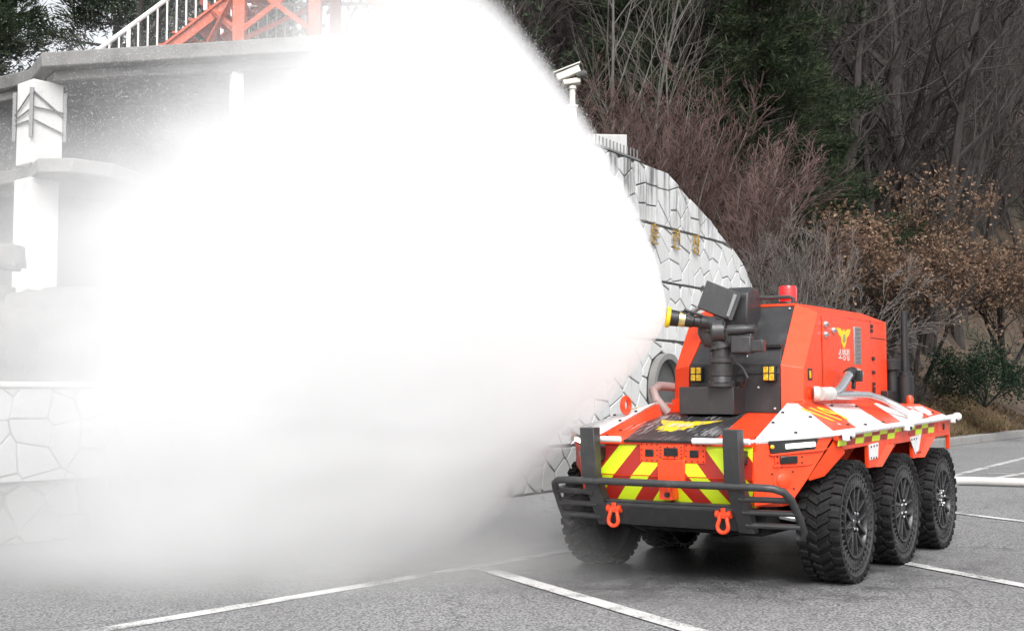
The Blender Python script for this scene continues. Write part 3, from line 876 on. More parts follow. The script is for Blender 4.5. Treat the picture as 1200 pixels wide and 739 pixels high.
# ---- mirrored body sides
def mir(pts, s): return [(x, y * s, z) for x, y, z in pts]
fender_top = {}
for s in (1, -1):
    near = s == 1          # the coordinates below are written for the side with y<0
    # corner panel carrying the headlight
    A, B = Vector((-0.75, -0.615, 0)), Vector((-0.28, -1.045, 0))
    def cpt(t, z): q = A + (B - A) * t; return (q.x, q.y, z)
    nrm = Vector(((B - A).y, -(B - A).x, 0)).normalized()          # outward (forward, away from the axis)
    if nrm.x > 0: nrm = -nrm
    poly = [cpt(0, .985), cpt(.5, 1.012), cpt(.94, 1.025), cpt(.63, .742), cpt(.464, .607), cpt(.20, .575), cpt(0, .56)]
    m = MB(); m.prism(mir(poly, s), mir([tuple(-nrm * .03)], s)[0])
    cp = vp('corner_panel', m, M_or, .004)
    def on_c(t, z, out=0.0): q = Vector(cpt(t, z)) + nrm * out; return (q.x, q.y * s, q.z)
    # headlight
    m = MB(); m.prism([on_c(.165, .995, -.002), on_c(.745, 1.010, -.002), on_c(.70, .930, -.002), on_c(.19, .912, -.002)], Vector(mir([tuple(nrm * .016)], s)[0]))
    hl = vp('headlight', m, M_blk, .003)
    m = MB(); m.tube([on_c(.36, .958, .022), on_c(.69, .972, .022)], .017, 12); m.build('light_bar', M_led, hl)
    m = MB(); m.prism([on_c(.17, .905, 0), on_c(.86, .945, 0), on_c(.80, .925, 0), on_c(.2, .893, 0)], Vector(mir([tuple(nrm * .018)], s)[0])); m.build('brow', M_or, hl, .003)
    m = MB(); m.lathe([(.014, 0), (.014, .012), (.008, .016)], on_c(.2, .955, .014), mir([tuple(nrm)], s)[0], 12); m.build('marker_diode', M_amb, hl)
    # small sensor below it
    m = MB(); m.prism([on_c(.24, .900, -.002), on_c(.58, .905, -.002), on_c(.58, .838, -.002), on_c(.24, .832, -.002)], Vector(mir([tuple(nrm * .012)], s)[0]))
    sp_ = vp('side_sensor', m, M_or, .003)
    m = MB(); m.prism([on_c(.29, .893, .008), on_c(.49, .896, .008), on_c(.49, .846, .008), on_c(.29, .842, .008)], Vector(mir([tuple(nrm * .02)], s)[0])); m.build('sensor_window', M_gls, sp_, .006)
    m = MB(); m.prism([on_c(.22, .832, 0), on_c(.68, .84, 0), on_c(.6, .828, 0), on_c(.22, .818, 0)], Vector(mir([tuple(nrm * .012)], s)[0])); m.build('brow', M_or, sp_, .002)
    bolts([on_c(t, z, .010) for t in (.265, .55) for z in (.85, .888)], mir([tuple(nrm)], s)[0], .007).build('bolt', M_blk, sp_)
    # round bolted cover
    nn = mir([tuple(nrm)], s)[0]
    m = MB(); m.lathe([(.074, 0), (.074, .004), (.05, .006), (.05, .012), (.044, .016), (0, .016)], on_c(.335, .728, 0), nn, 28); rc = vp('round_cover', m, M_or, 0)
    bolts([on_c(.335 + math.cos(a) * .148, .728 + math.sin(a) * .094, 0) for a in (R(40), R(95), R(150), R(-35), R(210))], nn, .008).build('bolt', M_blk, rc)
    # upper side band and the tabs between the wheels: one plate
    band = [(-.33, 1.03), (-.32, .995), (-.18, .925), (.358, .938), (.372, .775), (.60, .775), (.93, .925), (1.535, .935), (1.55, .795), (1.78, .797), (2.13, .945), (2.70, .955), (2.705, .83), (2.74, .83), (2.755, 1.09), (1.2, 1.07)]
    m = MB(); m.prism(mir([(x, -1.045, z) for x, z in band], s), (0, .03 * s, 0)); skirt = vp('side_panel', m, M_or, .004)
    # mudguards: sloped plate ahead of each wheel and a level one over it
    for i in range(3):
        a = 1.19 * i
        if i == 0:
            q = [(-.456, -.885, .742), (-.37, -.965, .772), (-.185, -1.05, .925), (-.31, -1.015, .995)]
            m = MB(); m.prism(mir(q, s), (.015, 0, -.02)); m.build('mudguard', M_or, skirt, .003)
            x0, x1 = -.20, .36
        elif i == 1: x0, x1 = .93, 1.54
        else: x0, x1 = 2.12, 2.72
        zt = .925 if i < 2 else .95
        if i:
            xb = (.60, 1.78)[i - 1]; zb = .776 if i == 1 else .797
            q = [(xb, -1.062, zb), (xb, -.80, zb), (x0, -.80, zt), (x0, -1.062, zt)]
            m = MB(); m.prism(mir(q, s), (-.018, 0, .018)); m.build('mudguard', M_or, skirt, .003)
            # flared strip along the slanted edge
            q = [(xb - .085, -1.047, zb), (xb + .004, -1.075, zb), (x0 + .004, -1.075, zt), (x0 - .13, -1.047, zt + .012)]
            m = MB(); m.prism(mir(q, s), (0, .012 * s, 0)); m.build('flare', M_or, skirt, .002)
        m = MB(); m.box(x0, x1, -1.04 if s > 0 else .75, -.75 if s > 0 else 1.04, zt + .012, zt + .03); m.build('wheel_arch', M_dk, skirt)
    # white tabs with bolts
    for q in ([(.365, .945), (.605, .955), (.585, .842), (.385, .832)], [(1.44, .965), (1.78, .985), (1.70, .86), (1.60, .825)]):
        m = MB(); m.prism(mir([(x, -1.0465, z) for x, z in q], s), (0, -.004 * s, 0)); tb = m.build('white_tab', M_wh, skirt, .001)
        bolts([(q[0][0] + .05 + .07 * j, -1.0505 * s, q[0][1] - .018 + .003 * j) for j in range(3)] + [(q[3][0] + .03 + .06 * j, -1.0505 * s, q[3][1] + .014) for j in range(3)], (0, -s, 0), .008).build('bolt', M_blk, tb)
    # chequer band, one sheet per square
    nc = 13; w = 2.52 / nc
    for j in range(nc):
        for r_ in range(2):
            x0 = -.31 + j * w; x1 = x0 + w
            if (j, r_) == (0, 1) : continue
            def bz(x, t): lo = .955 + .0135 * (x + .3); hi = 1.032 + .0205 * (x + .3); return lo + (hi - lo) * t
            q = [(x0 - .02, bz(x0, r_ * .5)), (x1 - .02, bz(x1, r_ * .5)), (x1, bz(x1, r_ * .5 + .5)), (x0, bz(x0, r_ * .5 + .5))]
            if r_ == 1: q = [(x + .0, z) for x, z in q]
            if x1 > 1.0 and j in (7, 8) and r_ == 0: continue
            m = MB(); m.add(mir([(x, -1.0475, z) for x, z in q], s), [(0, 1, 2, 3)])
            m.build('chequer_square', M_ye if (j + r_) % 2 == 0 else M_re, skirt, fixn=False)
    m = MB(); m.box(2.30, 2.73, -1.05 if s > 0 else 1.045, -1.045 if s > 0 else 1.05, .985, 1.07); m.build('end_plate', M_or, skirt, .002)
    m = MB(); m.lathe([(.03, 0), (.03, .006), (.02, .008)], (2.5, -1.05 * s, 1.03), (0, -s, 0), 16); m.build('port', M_blk, skirt)

    # fender slab: white top, orange inner wall
    O0, O1, O1b, O2, O3 = (-.755, -.612, .992), (-.30, -1.045, 1.040), (.10, -1.045, 1.050), (2.2, -1.045, 1.095), (2.745, -1.045, 1.11)
    I1, I2, I3 = (.10, -.535, 1.245), (2.2, -.535, 1.235), (2.72, -.79, 1.222)
    m = MB()
    up = [O0, O1, O1b, O2, O3, I3, I2, I1]
    lowr = [(x, y, z - .022) for x, y, z in up]
    vs = mir(up + lowr, s)
    tops = [(0, 1, 7), (1, 2, 7), (2, 3, 6, 7), (3, 4, 5, 6)]
    fs = tops + [tuple(i + 8 for i in f)[::-1] for f in tops] + [(i, (i + 1) % 8, (i + 1) % 8 + 8, i + 8) for i in range(8)]
    m.add(vs, fs); fd = vp('fender', m, M_wh, .005, ang=8)
    m = MB()
    w_ = [O0, I1, I2]
    for a, b in ((O0, I1), (I1, I2)):
        za, zb = hz(a[0]) - .05 if a[0] < .4 else 1.0, hz(b[0]) - .05 if b[0] < .4 else 1.0
        m.prism(mir([a[:2] + (a[2] - .004,), b[:2] + (b[2] - .004,), b[:2] + (zb,), a[:2] + (za,)], s), (0, -.018 * s, 0))
    m.build('inner_wall', M_or, fd)
    def fz(x, y):
        """height of the fender surface"""
        for T in (((0, 1, 7)), (1, 2, 7), (2, 3, 6), (2, 6, 7), (3, 4, 5), (3, 5, 6)):
            a, b, c = (Vector(up[i]) for i in T)
            d = (b.y - c.y) * (a.x - c.x) + (c.x - b.x) * (a.y - c.y)
            l1 = ((b.y - c.y) * (x - c.x) + (c.x - b.x) * (y - c.y)) / d
            l2 = ((c.y - a.y) * (x - c.x) + (a.x - c.x) * (y - c.y)) / d
            if l1 > -1e-3 and l2 > -1e-3 and l1 + l2 < 1.001: return a.z * l1 + b.z * l2 + c.z * (1 - l1 - l2)
        return 1.1
    def fdecal(name, quad, mt, upz=.0035, sub=6):
        m = MB()
        for i in range(sub):
            t0, t1 = i / sub, (i + 1) / sub
            L0 = [quad[0][k] + (quad[3][k] - quad[0][k]) * t0 for k in (0, 1)]; L1 = [quad[0][k] + (quad[3][k] - quad[0][k]) * t1 for k in (0, 1)]
            R0 = [quad[1][k] + (quad[2][k] - quad[1][k]) * t0 for k in (0, 1)]; R1 = [quad[1][k] + (quad[2][k] - quad[1][k]) * t1 for k in (0, 1)]
            m.add(mir([(x, y, fz(x, y) + upz) for x, y in (L0, R0, R1, L1)], s), [(0, 1, 2, 3)])
        return m.build(name, mt, fd, fixn=False)
    fdecal('orange_stripe', [(.30, -.54), (.86, -.54), (.24, -1.0), (-.27, -1.0)], M_or)
    fdecal('orange_stripe', [(1.62, -.54), (2.15, -.54), (1.38, -1.0), (.96, -1.0)], M_or)
    fdecal('orange_stripe', [(2.24, -.56), (2.69, -.80), (2.72, -.985), (1.97, -1.0)], M_or, .0055)
    # yellow number on the stripe
    ex = Vector((.43, .0, .0)); 
    p0 = Vector((.28, -.775 * s, fz(.28, -.775) + .007)); 
    ey = Vector((.1, .46 * s if s > 0 else .46 * s, (fz(.3, -.6) - fz(.3, -.9)) / .3 * .46))
    ax_x = Vector((.36, 0, .004)) if s > 0 else Vector((-.36, 0, .004))
    place_text('number', '119', .36, .001, M_yel, basis(p0, ax_x, ey) @ Matrix.Shear('XZ', 4, (0, 0)) , fd)
    for j in range(2):
        m = MB()
        for q in range(3):
            x = .30 + .20 * q; y = -.91 + .07 * j
        m.build('x', M_yel, fd) if False else None
    place_text('small_lettering', '119', .075, .001, M_wh, basis(Vector((2.40, -.80 * s, fz(2.4, -.80) + .010)), ax_x, ey), fd)
    pts = [(x, y * s, fz(x, y)) for x, y in ((-.45, -.80), (-.1, -.78), (.2, -.95), (-.35, -.60), (-.12, -.585), (.9, -.60), (1.45, -.62), (1.0, -.97), (1.75, -.97), (2.55, -.95), (.55, -.97))]
    bolts(pts, (0, 0, 1), .013, .012).build('fender_bolt', M_blk, fd)
    # white tube along the outer edge with clamps
    rp = [(-.80, -.60, .992), (-.70, -.70, 1.0), (-.5, -.895, 1.012), (-.33, -1.045, 1.035), (-.22, -1.075, 1.045), (.1, -1.08, 1.052), (1.2, -1.08, 1.076), (2.2, -1.08, 1.098), (2.80, -1.08, 1.112)]
    m = MB(); m.tube(mir(rp[4:], s), .022, 10); ed = vp('edge_tube', m, M_wh, 0)
    m = MB(); m.tube(mir([(-.765, -.60, .990), (-.66, -.698, 1.0), (-.5, -.862, 1.018), (-.31, -1.045, 1.036), (-.22, -1.062, 1.044)], s), .012, 8); m.build('edge_lip', M_wh, ed)
    for xx, zz in ((-.20, 1.035), (1.28, 1.068), (2.72, 1.105)):
        m = MB(); m.cbox((xx, -1.085 * s, zz), (.16, .05, .055)); m.cbox((xx - .09, -1.10 * s, zz - .02), (.06, .05, .05)); cl = m.build('tube_clamp', M_wh, ed, .012)
        bolts([(xx - .09, -1.125 * s, zz - .02)], (0, -s, 0), .013, .012).build('clamp_bolt', M_blk, cl)
    m = MB(); m.lathe([(.028, 0), (.028, .07), (.036, .075), (.036, .11), (.022, .12)], (2.78, -1.08 * s, 1.112), (1, 0, 0), 14); m.build('hose_tail', M_wh, ed)
    # lifting eye on the fender's inner edge
    ringp = [(-.20 + .055 * math.cos(a), -.63 * s, 1.225 + .055 * math.sin(a)) for a in [2 * math.pi * i / 20 for i in range(20)]]
    if s < 0:
        m = MB(); m.tube(ringp, .02, 8, closed=True); vp('lifting_eye', m, M_or, 0)

# ---- brush guard
gd = MB()
posts = []
for s in (-1, 1):
    o_, i_ = .597 * s, .483 * s
    prof = [(-.970, 1.075), (-.945, .742), (-.705, .375), (-.615, .375), (-.855, .755), (-.875, 1.075)]
    m = MB(); m.prism([(x, o_, z) for x, z in prof], (0, i_ - o_, 0)); pst = vp('guard_post', m, M_gd, .006)
    m = MB(); m.box(-.87, -.74, min(i_, o_) + .02, max(i_, o_) - .02, .84, .93); m.build('post_bracket', M_blk, pst, .006)
    # looped side rails
    xs0 = lambda z: -.93 + (.74 - z) * .65
    def side(y, z, tuck): return (xs0(z) + tuck, y * s, z)
    rail = [side(.50, .70, -.015), side(.74, .70, -.015), side(.81, .695, 0), side(.865, .672, .025), side(.892, .62, .05), side(.908, .50, .07), side(.913, .40, .08), side(.895, .362, .08), side(.86, .352, .07)]
    m = MB(); m.tube(rail, .026, 12); vp('outer_rail', m, M_gd, 0)
    for z, yo in ((.615, .888), (.525, .90), (.435, .908)):
        m = MB(); m.tube([side(.55, z, 0.0), side(yo - .12, z, .03), side(yo, z, .055)], .02, 10); vp('side_rail', m, M_gd, 0)
m = MB(); m.tube([(-.915, -.50, .70), (-.915, .50, .70)], .026, 12); vp('cross_rail', m, M_gd, 0)
m = MB(); m.prism([(-.80, -.53, .525), (-.70, -.53, .385), (-.62, -.53, .385), (-.70, -.53, .56), (-.80, -.53, .552)], (0, 1.06, 0)); vp('guard_beam', m, M_gd, .008)
m = MB(); m.prism([(-.685, -.53, .552), (-.805, -.53, .552), (-.805, -.53, .566), (-.685, -.53, .566)], (0, 1.06, 0)); vp('beam_lip', m, M_gd, .003)
for s in (-1, 1):
    y = .415 * s
    sh = thing('bow_shackle', None, None); sh.parent = VEH; sh.location = (-.795, y, .445); sh.scale = (.78, .78, .78)
    del_keys = [q for q in ('label', 'category', 'group') if q in sh]
    m = MB(); m.tube([(-.0, -.045, .075), (0, .045, .075)], .022, 12); m.lathe([(.034, 0), (.034, .03)], (0, .04, .075), (0, 1, 0), 12); m.lathe([(.034, 0), (.034, .03)], (0, -.04, .075), (0, -1, 0), 12)
    m.build('shackle_pin', M_or, sh)
    arc = [(-.005, -.036, .075), (-.012, -.036, .03)] + [(-.02, .05 * math.sin(a), -.03 - .05 * math.cos(a)) for a in [R(q) for q in range(-110, 111, 20)]] + [(-.012, .036, .03), (-.005, .036, .075)]
    m = MB(); m.tube(arc, .018, 10); m.build('bow', M_or, sh)
    m = MB(); m.box(-.02, .10, -.022, .022, .04, .13); m.build('lug', M_or, sh, .006)
for s in (-1, 1):
    m = MB(); m.tube([(-.70, .33 * s, .40), (-.5, .33 * s, .34), (-.2, .36 * s, .36)], .016, 8); vp('brake_hose', m, M_blk, 0)
    m = MB(); m.box(-.60, -.36, .60 * s - .05, .60 * s + .05, .40, .56); vp('tie_bracket', m, M_dk, .01)
    m = MB(); m.tube([(-.42, .50 * s, .50), (-.30, .82 * s, .44)], .025, 8); vp('steering_rod', m, M_alu, 0)

# ---- wheels
def wheel_meshes():
    Rr, W_ = .425, .29
    t = MB()
    # outer shear band (hollow): outer surface toward the road, inner surface seen past the spokes
    t.lathe([(.402, -.145), (.410, -.125), (.410, .125), (.402, .145), (.378, .145), (.374, .0), (.378, -.145)], (0, W_ / 2, 0), (0, 1, 0), 72, closed=True)
    n = 32
    rr = random.Random(3)
    for i in range(n):
        for row, (y0, ln, wd, ang, off) in enumerate(((.020, .10, .060, .0, 0), (.092, .095, .062, .55, .35), (.165, .095, .062, -.55, .1), (.245, .10, .060, 0, .5))):
            a = 2 * math.pi * (i + off) / n
            wob = rr.uniform(-.08, .08)
            M = Matrix.Rotation(a, 4, 'Y') @ Matrix.Translation((0, y0 + .014, .414)) @ Matrix.Rotation(ang + wob, 4, 'Z')
            tw = 2 * math.pi * .42 / n * .60 * (1 if i % 2 else .86)
            yy = .046 if row in (1, 2) else .034
            t.hexa([M @ Vector(p) for p in ((-tw/2, -yy, -.012), (tw/2, -yy, -.012), (tw/2, yy, -.012), (-tw/2, yy, -.012))],
                   [M @ Vector(p) for p in ((-tw/2 + .005, -yy + .004, .013), (tw/2 - .005, -yy + .004, .013), (tw/2 - .005, yy - .004, .013), (-tw/2 + .005, yy - .004, .013))])
        # shoulder lugs wrapping on to the side
        for sgn, y in ((-1, -.001), (1, W_ + .001)):
            a = 2 * math.pi * (i + (0.0 if sgn < 0 else .5)) / n
            M = Matrix.Rotation(a, 4, 'Y') @ Matrix.Translation((0, y, .405))
            t.box(-.024, .024, -.006, .03 if sgn < 0 else .006, -.016, .016, 0, M) if sgn < 0 else t.box(-.024, .024, -.03, .006, -.016, .016, 0, M)
    sp = MB()
    ns = 38
    for i in range(ns):
        a = 2 * math.pi * i / ns
        pr = []
        for (r, da) in ((.252, -.028), (.292, .022), (.328, .0), (.352, -.026), (.378, .018)):
            pr.append((r, a + da))
        th = .0030
        for (r0, a0), (r1, a1) in zip(pr, pr[1:]):
            q = []
            for r, aa in ((r0, a0), (r1, a1)):
                q.append((r * math.sin(aa) , r * math.cos(aa), aa))
            (x0, z0, aa0), (x1, z1, aa1) = q
            d = Vector((x1 - x0, 0, z1 - z0)).normalized(); nn = Vector((-d.z, 0, d.x)) * th
            for y0, y1 in ((.012, .135),):
                sp.prism([(x0 - nn.x, y0, z0 - nn.z), (x0 + nn.x, y0, z0 + nn.z), (x1 + nn.x, y0, z1 + nn.z), (x1 - nn.x, y0, z1 - nn.z)], (0, y1 - y0, 0))
    sp.lathe([(.324, .012), (.331, .012), (.331, .135), (.324, .135)], (0, 0, 0), (0, 1, 0), 60, closed=True)
    sp.lathe([(.374, .004), (.384, .004), (.384, .2), (.374, .2)], (0, 0, 0), (0, 1, 0), 60, closed=True)
    bk = MB(); bk.lathe([(.0, .137), (.375, .137), (.375, .15)], (0, 0, 0), (0, 1, 0), 40)  # added black disc, stands in for the darkness between the open spokes
    rm = MB()
    rm.lathe([(.240, .006), (.256, .004), (.258, .02), (.252, .15), (.232, .15), (.228, .03)], (0, 0, 0), (0, 1, 0), 60, closed=True)
    rm.lathe([(.0, .11), (.235, .12)], (0, 0, 0), (0, 1, 0), 40)
    rm.lathe([(.0, .026), (.042, .026), (.048, .032), (.078, .034), (.082, .05), (.082, .11)], (0, 0, 0), (0, 1, 0), 36)
    for i in range(6):
        a = 2 * math.pi * i / 6 + .15
        M = Matrix.Rotation(a, 4, 'Y')
        for d in (-1, 1):
            q = [(d * .034 - .015, .075), (d * .034 + .015, .075), (d * .054 + .014, .232), (d * .054 - .014, .232)]
            rm.hexa([M @ Vector((x, .055, z)) for x, z in q], [M @ Vector((x + (.003 if j in (0, 3) else -.003), .018 if z < .1 else .010, z)) for j, (x, z) in enumerate(q)])
        rm.hexa([M @ Vector(p) for p in ((-.045, .06, .075), (.045, .06, .075), (.04, .06, .13), (-.04, .06, .13))], [M @ Vector(p) for p in ((-.04, .034, .078), (.04, .034, .078), (.034, .034, .125), (-.034, .034, .125))])
    bt = MB()
    for i in range(6):
        a = 2 * math.pi * (i + .5) / 6 + .15
        bt.lathe([(.012, .035), (.012, .012), (.007, .006)], (.062 * math.sin(a), 0, .062 * math.cos(a)), (0, 1, 0), 6)
    return t, sp, rm, bt, bk
wt, wsp, wrm, wbt, wbk = wheel_meshes()
w0 = bpy.data.objects.new('wheel', None); COL.objects.link(w0); w0.parent = VEH; w0.location = (0, -1.075, .425)
wt.build('tyre', M_rub, w0, .003); wsp.build('spoke_web', M_web, w0); wbk.build('gap_shade_disc', M_dk, w0); wrm.build('rim', M_rim, w0, .002); wbt.build('wheel_nuts', M_chr, w0)
for i in range(3):
    for s in (-1, 1):
        if i == 0 and s == -1: continue
        c = copy_tree(w0, VEH)
        c.location = (1.19 * i, 1.075 * s, .425)
        c.rotation_euler = (0, R(17 * i + 5), 0) if s < 0 else (0, R(11 * i), math.pi)

# ---- housing
HO, HI = .535, .38
for s in (1, -1):
    q = mir([(.39, -HI, 1.165), (.39, -HI, 1.53), (.85, -.335, 2.03), (.80, -HO, 1.945), (.47, -HO, 1.505), (.45, -HO, 1.165)], s)
    m = MB(); m.add(q + [(x + .05, y * .99 , z - .01) for x, y, z in q], [(0, 1, 4, 5), (1, 2, 3, 4), (6, 11, 10, 7), (7, 10, 9, 8), (0, 6, 7, 1), (1, 7, 8, 2), (5, 4, 10, 11), (4, 3, 9, 10), (2, 8, 9, 3), (0, 5, 11, 6)])
    vp('corner_pillar', m, M_or, .003, ang=12)
m = MB()
# side walls, roof chamfers, roof, rear as one shell behind the pillars
sec = lambda x, top, side_top: [(x, -HO, 1.10), (x, -HO, side_top), (x, -.335, top), (x, .335, top), (x, HO, side_top), (x, HO, 1.10)]
prof_side = [(.45, 1.10), (.47, 1.505), (.80, 1.945)]
v_ = []
for s in (-1, 1):
    y = HO * s
    m.prism([(.452, y, 1.10), (.472, y, 1.505), (.802, y, 1.944), (2.62, y, 1.955), (2.62, y, 1.10)], (0, -.02 * s, 0))
    m.prism([(.802, y, 1.944), (2.62, y, 1.955), (2.55, .335 * s, 2.04), (.852, .335 * s, 2.029)], (0, 0, -.02))
m.prism([(.853, -.335, 2.029), (2.55, -.335, 2.04), (2.55, .335, 2.04), (.853, .335, 2.029)], (0, 0, -.02))
m.prism([(2.60, -HO + .002, 1.10), (2.60, HO - .002, 1.10), (2.60, HO - .002, 1.952), (2.545, .335, 2.036), (2.545, -.335, 2.036), (2.60, -HO + .002, 1.952)], (-.02, 0, 0))
house = vp('housing', m, M_or, .003, ang=12)
# charcoal front
m = MB()
m.prism([(.41, -HI + .004, 1.16), (.41, HI - .004, 1.16), (.41, HI - .004, 1.545), (.41, -HI + .004, 1.545)], (.03, 0, 0))
m.prism([(.415, -HI + .004, 1.54), (.415, HI - .004, 1.54), (.86, .331, 2.01), (.86, -.331, 2.01)], (.03, 0, -.02))
front = vp('front_cover', m, M_bk, .003, ang=12)
# raised cover sheets on the front
m = MB(); m.prism([(.398, -.372, 1.17), (.398, .02, 1.17), (.398, -.04, 1.46), (.398, -.372, 1.46)], (.014, 0, 0)); m.build('lower_cover_sheet', M_bk, front, .003)
m = MB(); m.hexa([(.408, -.372, 1.462), (.408, -.03, 1.462), (.50, -.10, 1.66), (.50, -.362, 1.66)], [(.39, -.372, 1.462), (.39, -.03, 1.462), (.478, -.10, 1.67), (.478, -.362, 1.67)]); m.build('middle_cover_sheet', M_bk, front, .003)
m = MB(); m.box(.44, .50, -.365, .0, 1.672, 1.69); m.build('seam_strip', M_blk, front, .002)
pts = [(.397, -.33, 1.20), (.397, -.2, 1.36), (.397, -.05, 1.3), (.397, -.06, 1.42), (.47, -.13, 1.64), (.82, -.30, 1.985), (.82, 0, 1.985), (.397, -.34, 1.44), (.46, -.09, 1.6)]
bolts(pts, (-1, 0, .2), .009, .012).build('cover_bolt', M_silver, front)
# amber corner lamps
for y in (.30, -.30):
    m = MB(); m.box(.355, .40, y - .05, y + .05, 1.405, 1.525); lb = vp('corner_lamp', m, M_blk, .006)
    for dy in (-.023, .023):
        for dz in (-.028, .028):
            MB().box(.345, .356, y + dy - .02, y + dy + .02, 1.465 + dz - .025, 1.465 + dz + .025).build('lens', M_amb, lb, .005)
    MB().box(.348, .353, y - .05, y + .05, 1.41, 1.52).build('lamp_face', M_blk, lb, .003)
# roof fittings
m = MB(); m.lathe([(.085, 0), (.085, .02), (.078, .03)], (1.12, -.175 + .0, 2.03), (0, 0, 1), 20); bb = vp('beacon', m, M_blk, 0)
m = MB(); m.lathe([(.072, .03), (.074, .135), (.066, .16), (.0, .168)], (1.12, -.175, 2.03), (0, 0, 1), 20); m.build('beacon_lens', M_bcn, bb)
m = MB(); m.tube([(.98, -.27, 2.03), (.98, -.27, 2.075), (.97, -.24, 2.09), (.93, .28, 2.09), (.93, .31, 2.075), (.93, .31, 2.03)], .017, 8); vp('roof_rail', m, M_gd, 0)
m = MB(); m.box(2.15, 2.45, -.12, .1, 2.03, 2.10); vp('roof_box', m, M_blk, .01)
# side wall details (near side -HO and mirrored hinges)
ys = -HO - .001
def sline(x0, z0, x1, z1, w=.006):
    d = Vector((x1 - x0, 0, z1 - z0)); L_ = d.length; d.normalize(); n_ = Vector((-d.z, 0, d.x)) * w / 2
    m = MB(); m.prism([(x0 - n_.x, ys, z0 - n_.z), (x0 + n_.x, ys, z0 + n_.z), (x1 + n_.x, ys, z1 + n_.z), (x1 - n_.x, ys, z1 - n_.z)], (0, -.0015, 0)); m.build('panel_gap', M_blk, house)
for q in ((.89, 1.29, .87, 1.92), (2.14, 1.29, 2.14, 1.95), (.89, 1.29, 2.14, 1.29), (1.30, 1.30, 1.30, 1.42), (2.14, 1.80, 2.6, 1.80), (.88, 1.74, 1.18, 1.74)):
    sline(*q)
door = MB().box(.90, 2.13, ys - .005, ys + .002, 1.30, 1.925).build('side_door', M_or, house, .003)
# grille
MB().box(1.665, 1.845, ys - .010, ys - .004, 1.56, 1.875).build('grille_frame', M_alu, door, .003)
for i in range(9):
    z = 1.582 + i * .034
    MB().box(1.685, 1.825, ys - .016, ys - .0095, z - .010, z + .010).build('grille_slat', M_steel, door)
# emblem and lettering on the door
half = [(0, .42), (.06, .46), (.10, .40), (.16, .30), (.42, .48), (.95, .52), (.86, .36), (.74, .20), (.58, .10), (.44, .04), (.36, -.02), (.30, -.30), (.20, -.38), (.14, -.50), (0, -.56)]
pp = half + [(-x, y) for x, y in half[::-1][1:-1]]
m = MB(); m.prism([(1.40 + x * .19, ys - .0055, 1.77 + y * .15) for x, y in pp], (0, -.002, 0)); m.build('emblem', M_yel, door)
m = MB(); m.lathe([(.035, 0), (.035, .003)], (1.40, ys - .0085, 1.765), (0, -1, 0), 16); m.build('emblem_centre', M_brass, door)
place_text('lettering', '소방청', .105, .001, M_silver, Matrix.Translation((1.40, ys - .0075, 1.625)) @ Matrix.Rotation(R(90), 4, 'X'), door)
# ports, latches, hinges
for (x0, x1, z0, z1) in ((.55, .64, 1.415, 1.505), (1.675, 1.86, 1.415, 1.485)):
    MB().box(x0, x1, ys - .004, ys + .001, z0, z1).build('dark_recess', M_blk, house, .002)
MB().box(.565, .60, ys - .012, ys - .004, 1.43, 1.49).build('amber_reflector', M_amb, house, .004)
for x, z in ((.93, 1.86), (.93, 1.78), (1.12, 1.82)):
    m = MB(); m.lathe([(.026, 0), (.026, .014), (.014, .026)], (x, ys - .004, z), (0, -1, 0), 10); m.cbox((x + .02, ys - .028, z), (.07, .012, .014), (0, .3, 0)); m.build('latch', M_alu, house, .002)
for x, z in ((2.16, 1.90), (2.16, 1.86), (2.2, 1.62), (2.2, 1.5), (2.2, 1.40), (2.2, 1.36), (2.2, 1.33)):
    MB().cbox((x, ys - .008, z), (.05, .014, .03)).build('hinge', M_blk, house, .003)
m = MB(); m.lathe([(.055, 0), (.055, .004), (.045, .004), (.045, .008), (0, .009)], (.60, ys, 1.31), (0, -1, 0), 24); m.build('round_cap', M_or, house)
vp('rear_step', MB().box(2.42, 2.70, -.60, -.52, 1.24, 1.34), M_blk, .008)
# plinth under the housing
vp('plinth', MB().box(.43, 2.66, -.548, .548, 1.10, 1.268), M_or, .006)

# ---- hose couplings on the near side
m = MB(); m.tube([(.62, -.60, 1.31), (.80, -.63, 1.315)], .052, 14); m.tube([(.62, -.60, 1.31), (.60, -.56, 1.31)], .06, 14); cp_ = vp('inlet_coupling', m, M_hose, 0)
m = MB(); m.tube([(.78, -.63, 1.31), (.90, -.64, 1.325), (1.0, -.645, 1.37), (1.12, -.65, 1.44), (1.22, -.65, 1.475)], .043, 14); m.build('elbow_pipe', M_chr, cp_)
m = MB(); m.lathe([(.05, 0), (.05, .07), (.042, .08), (.042, .12)], (1.17, -.65, 1.46), (.9, 0, .25), 14); m.cbox((1.26, -.68, 1.455), (.05, .10, .09)); m.cbox((1.24, -.67, 1.39), (.03, .03, .08), (0, .3, 0)); m.build('swivel', M_blk, cp_, .005)
m = MB(); m.lathe([(.038, 0), (.038, .10), (.046, .11), (.046, .14), (.02, .15)], (1.28, -.65, 1.49), (1, 0, -.15), 14); m.build('coupling_tip', M_alu, cp_)
hp = [(.82, -.64, 1.305), (1.0, -.66, 1.30), (1.25, -.68, 1.302), (1.5, -.70, 1.30), (1.65, -.76, 1.27), (1.72, -.86, 1.215), (1.74, -.96, 1.155), (1.74, -1.05, 1.11)]
m = MB(); m.tube(hp[:3], .036, 12); m.build('hose_ferrule', M_alu, cp_)
m = MB(); m.tube(hp[2:], .032, 12); vp('side_hose', m, M_alu, 0)
m = MB(); m.lathe([(.045, 0), (.045, .10)], (1.74, -.97, 1.15), (0, -.9, -.42), 12); m.cbox((1.80, -1.02, 1.14), (.09, .05, .05)); vp('hose_clamp', m, M_wh, .008)
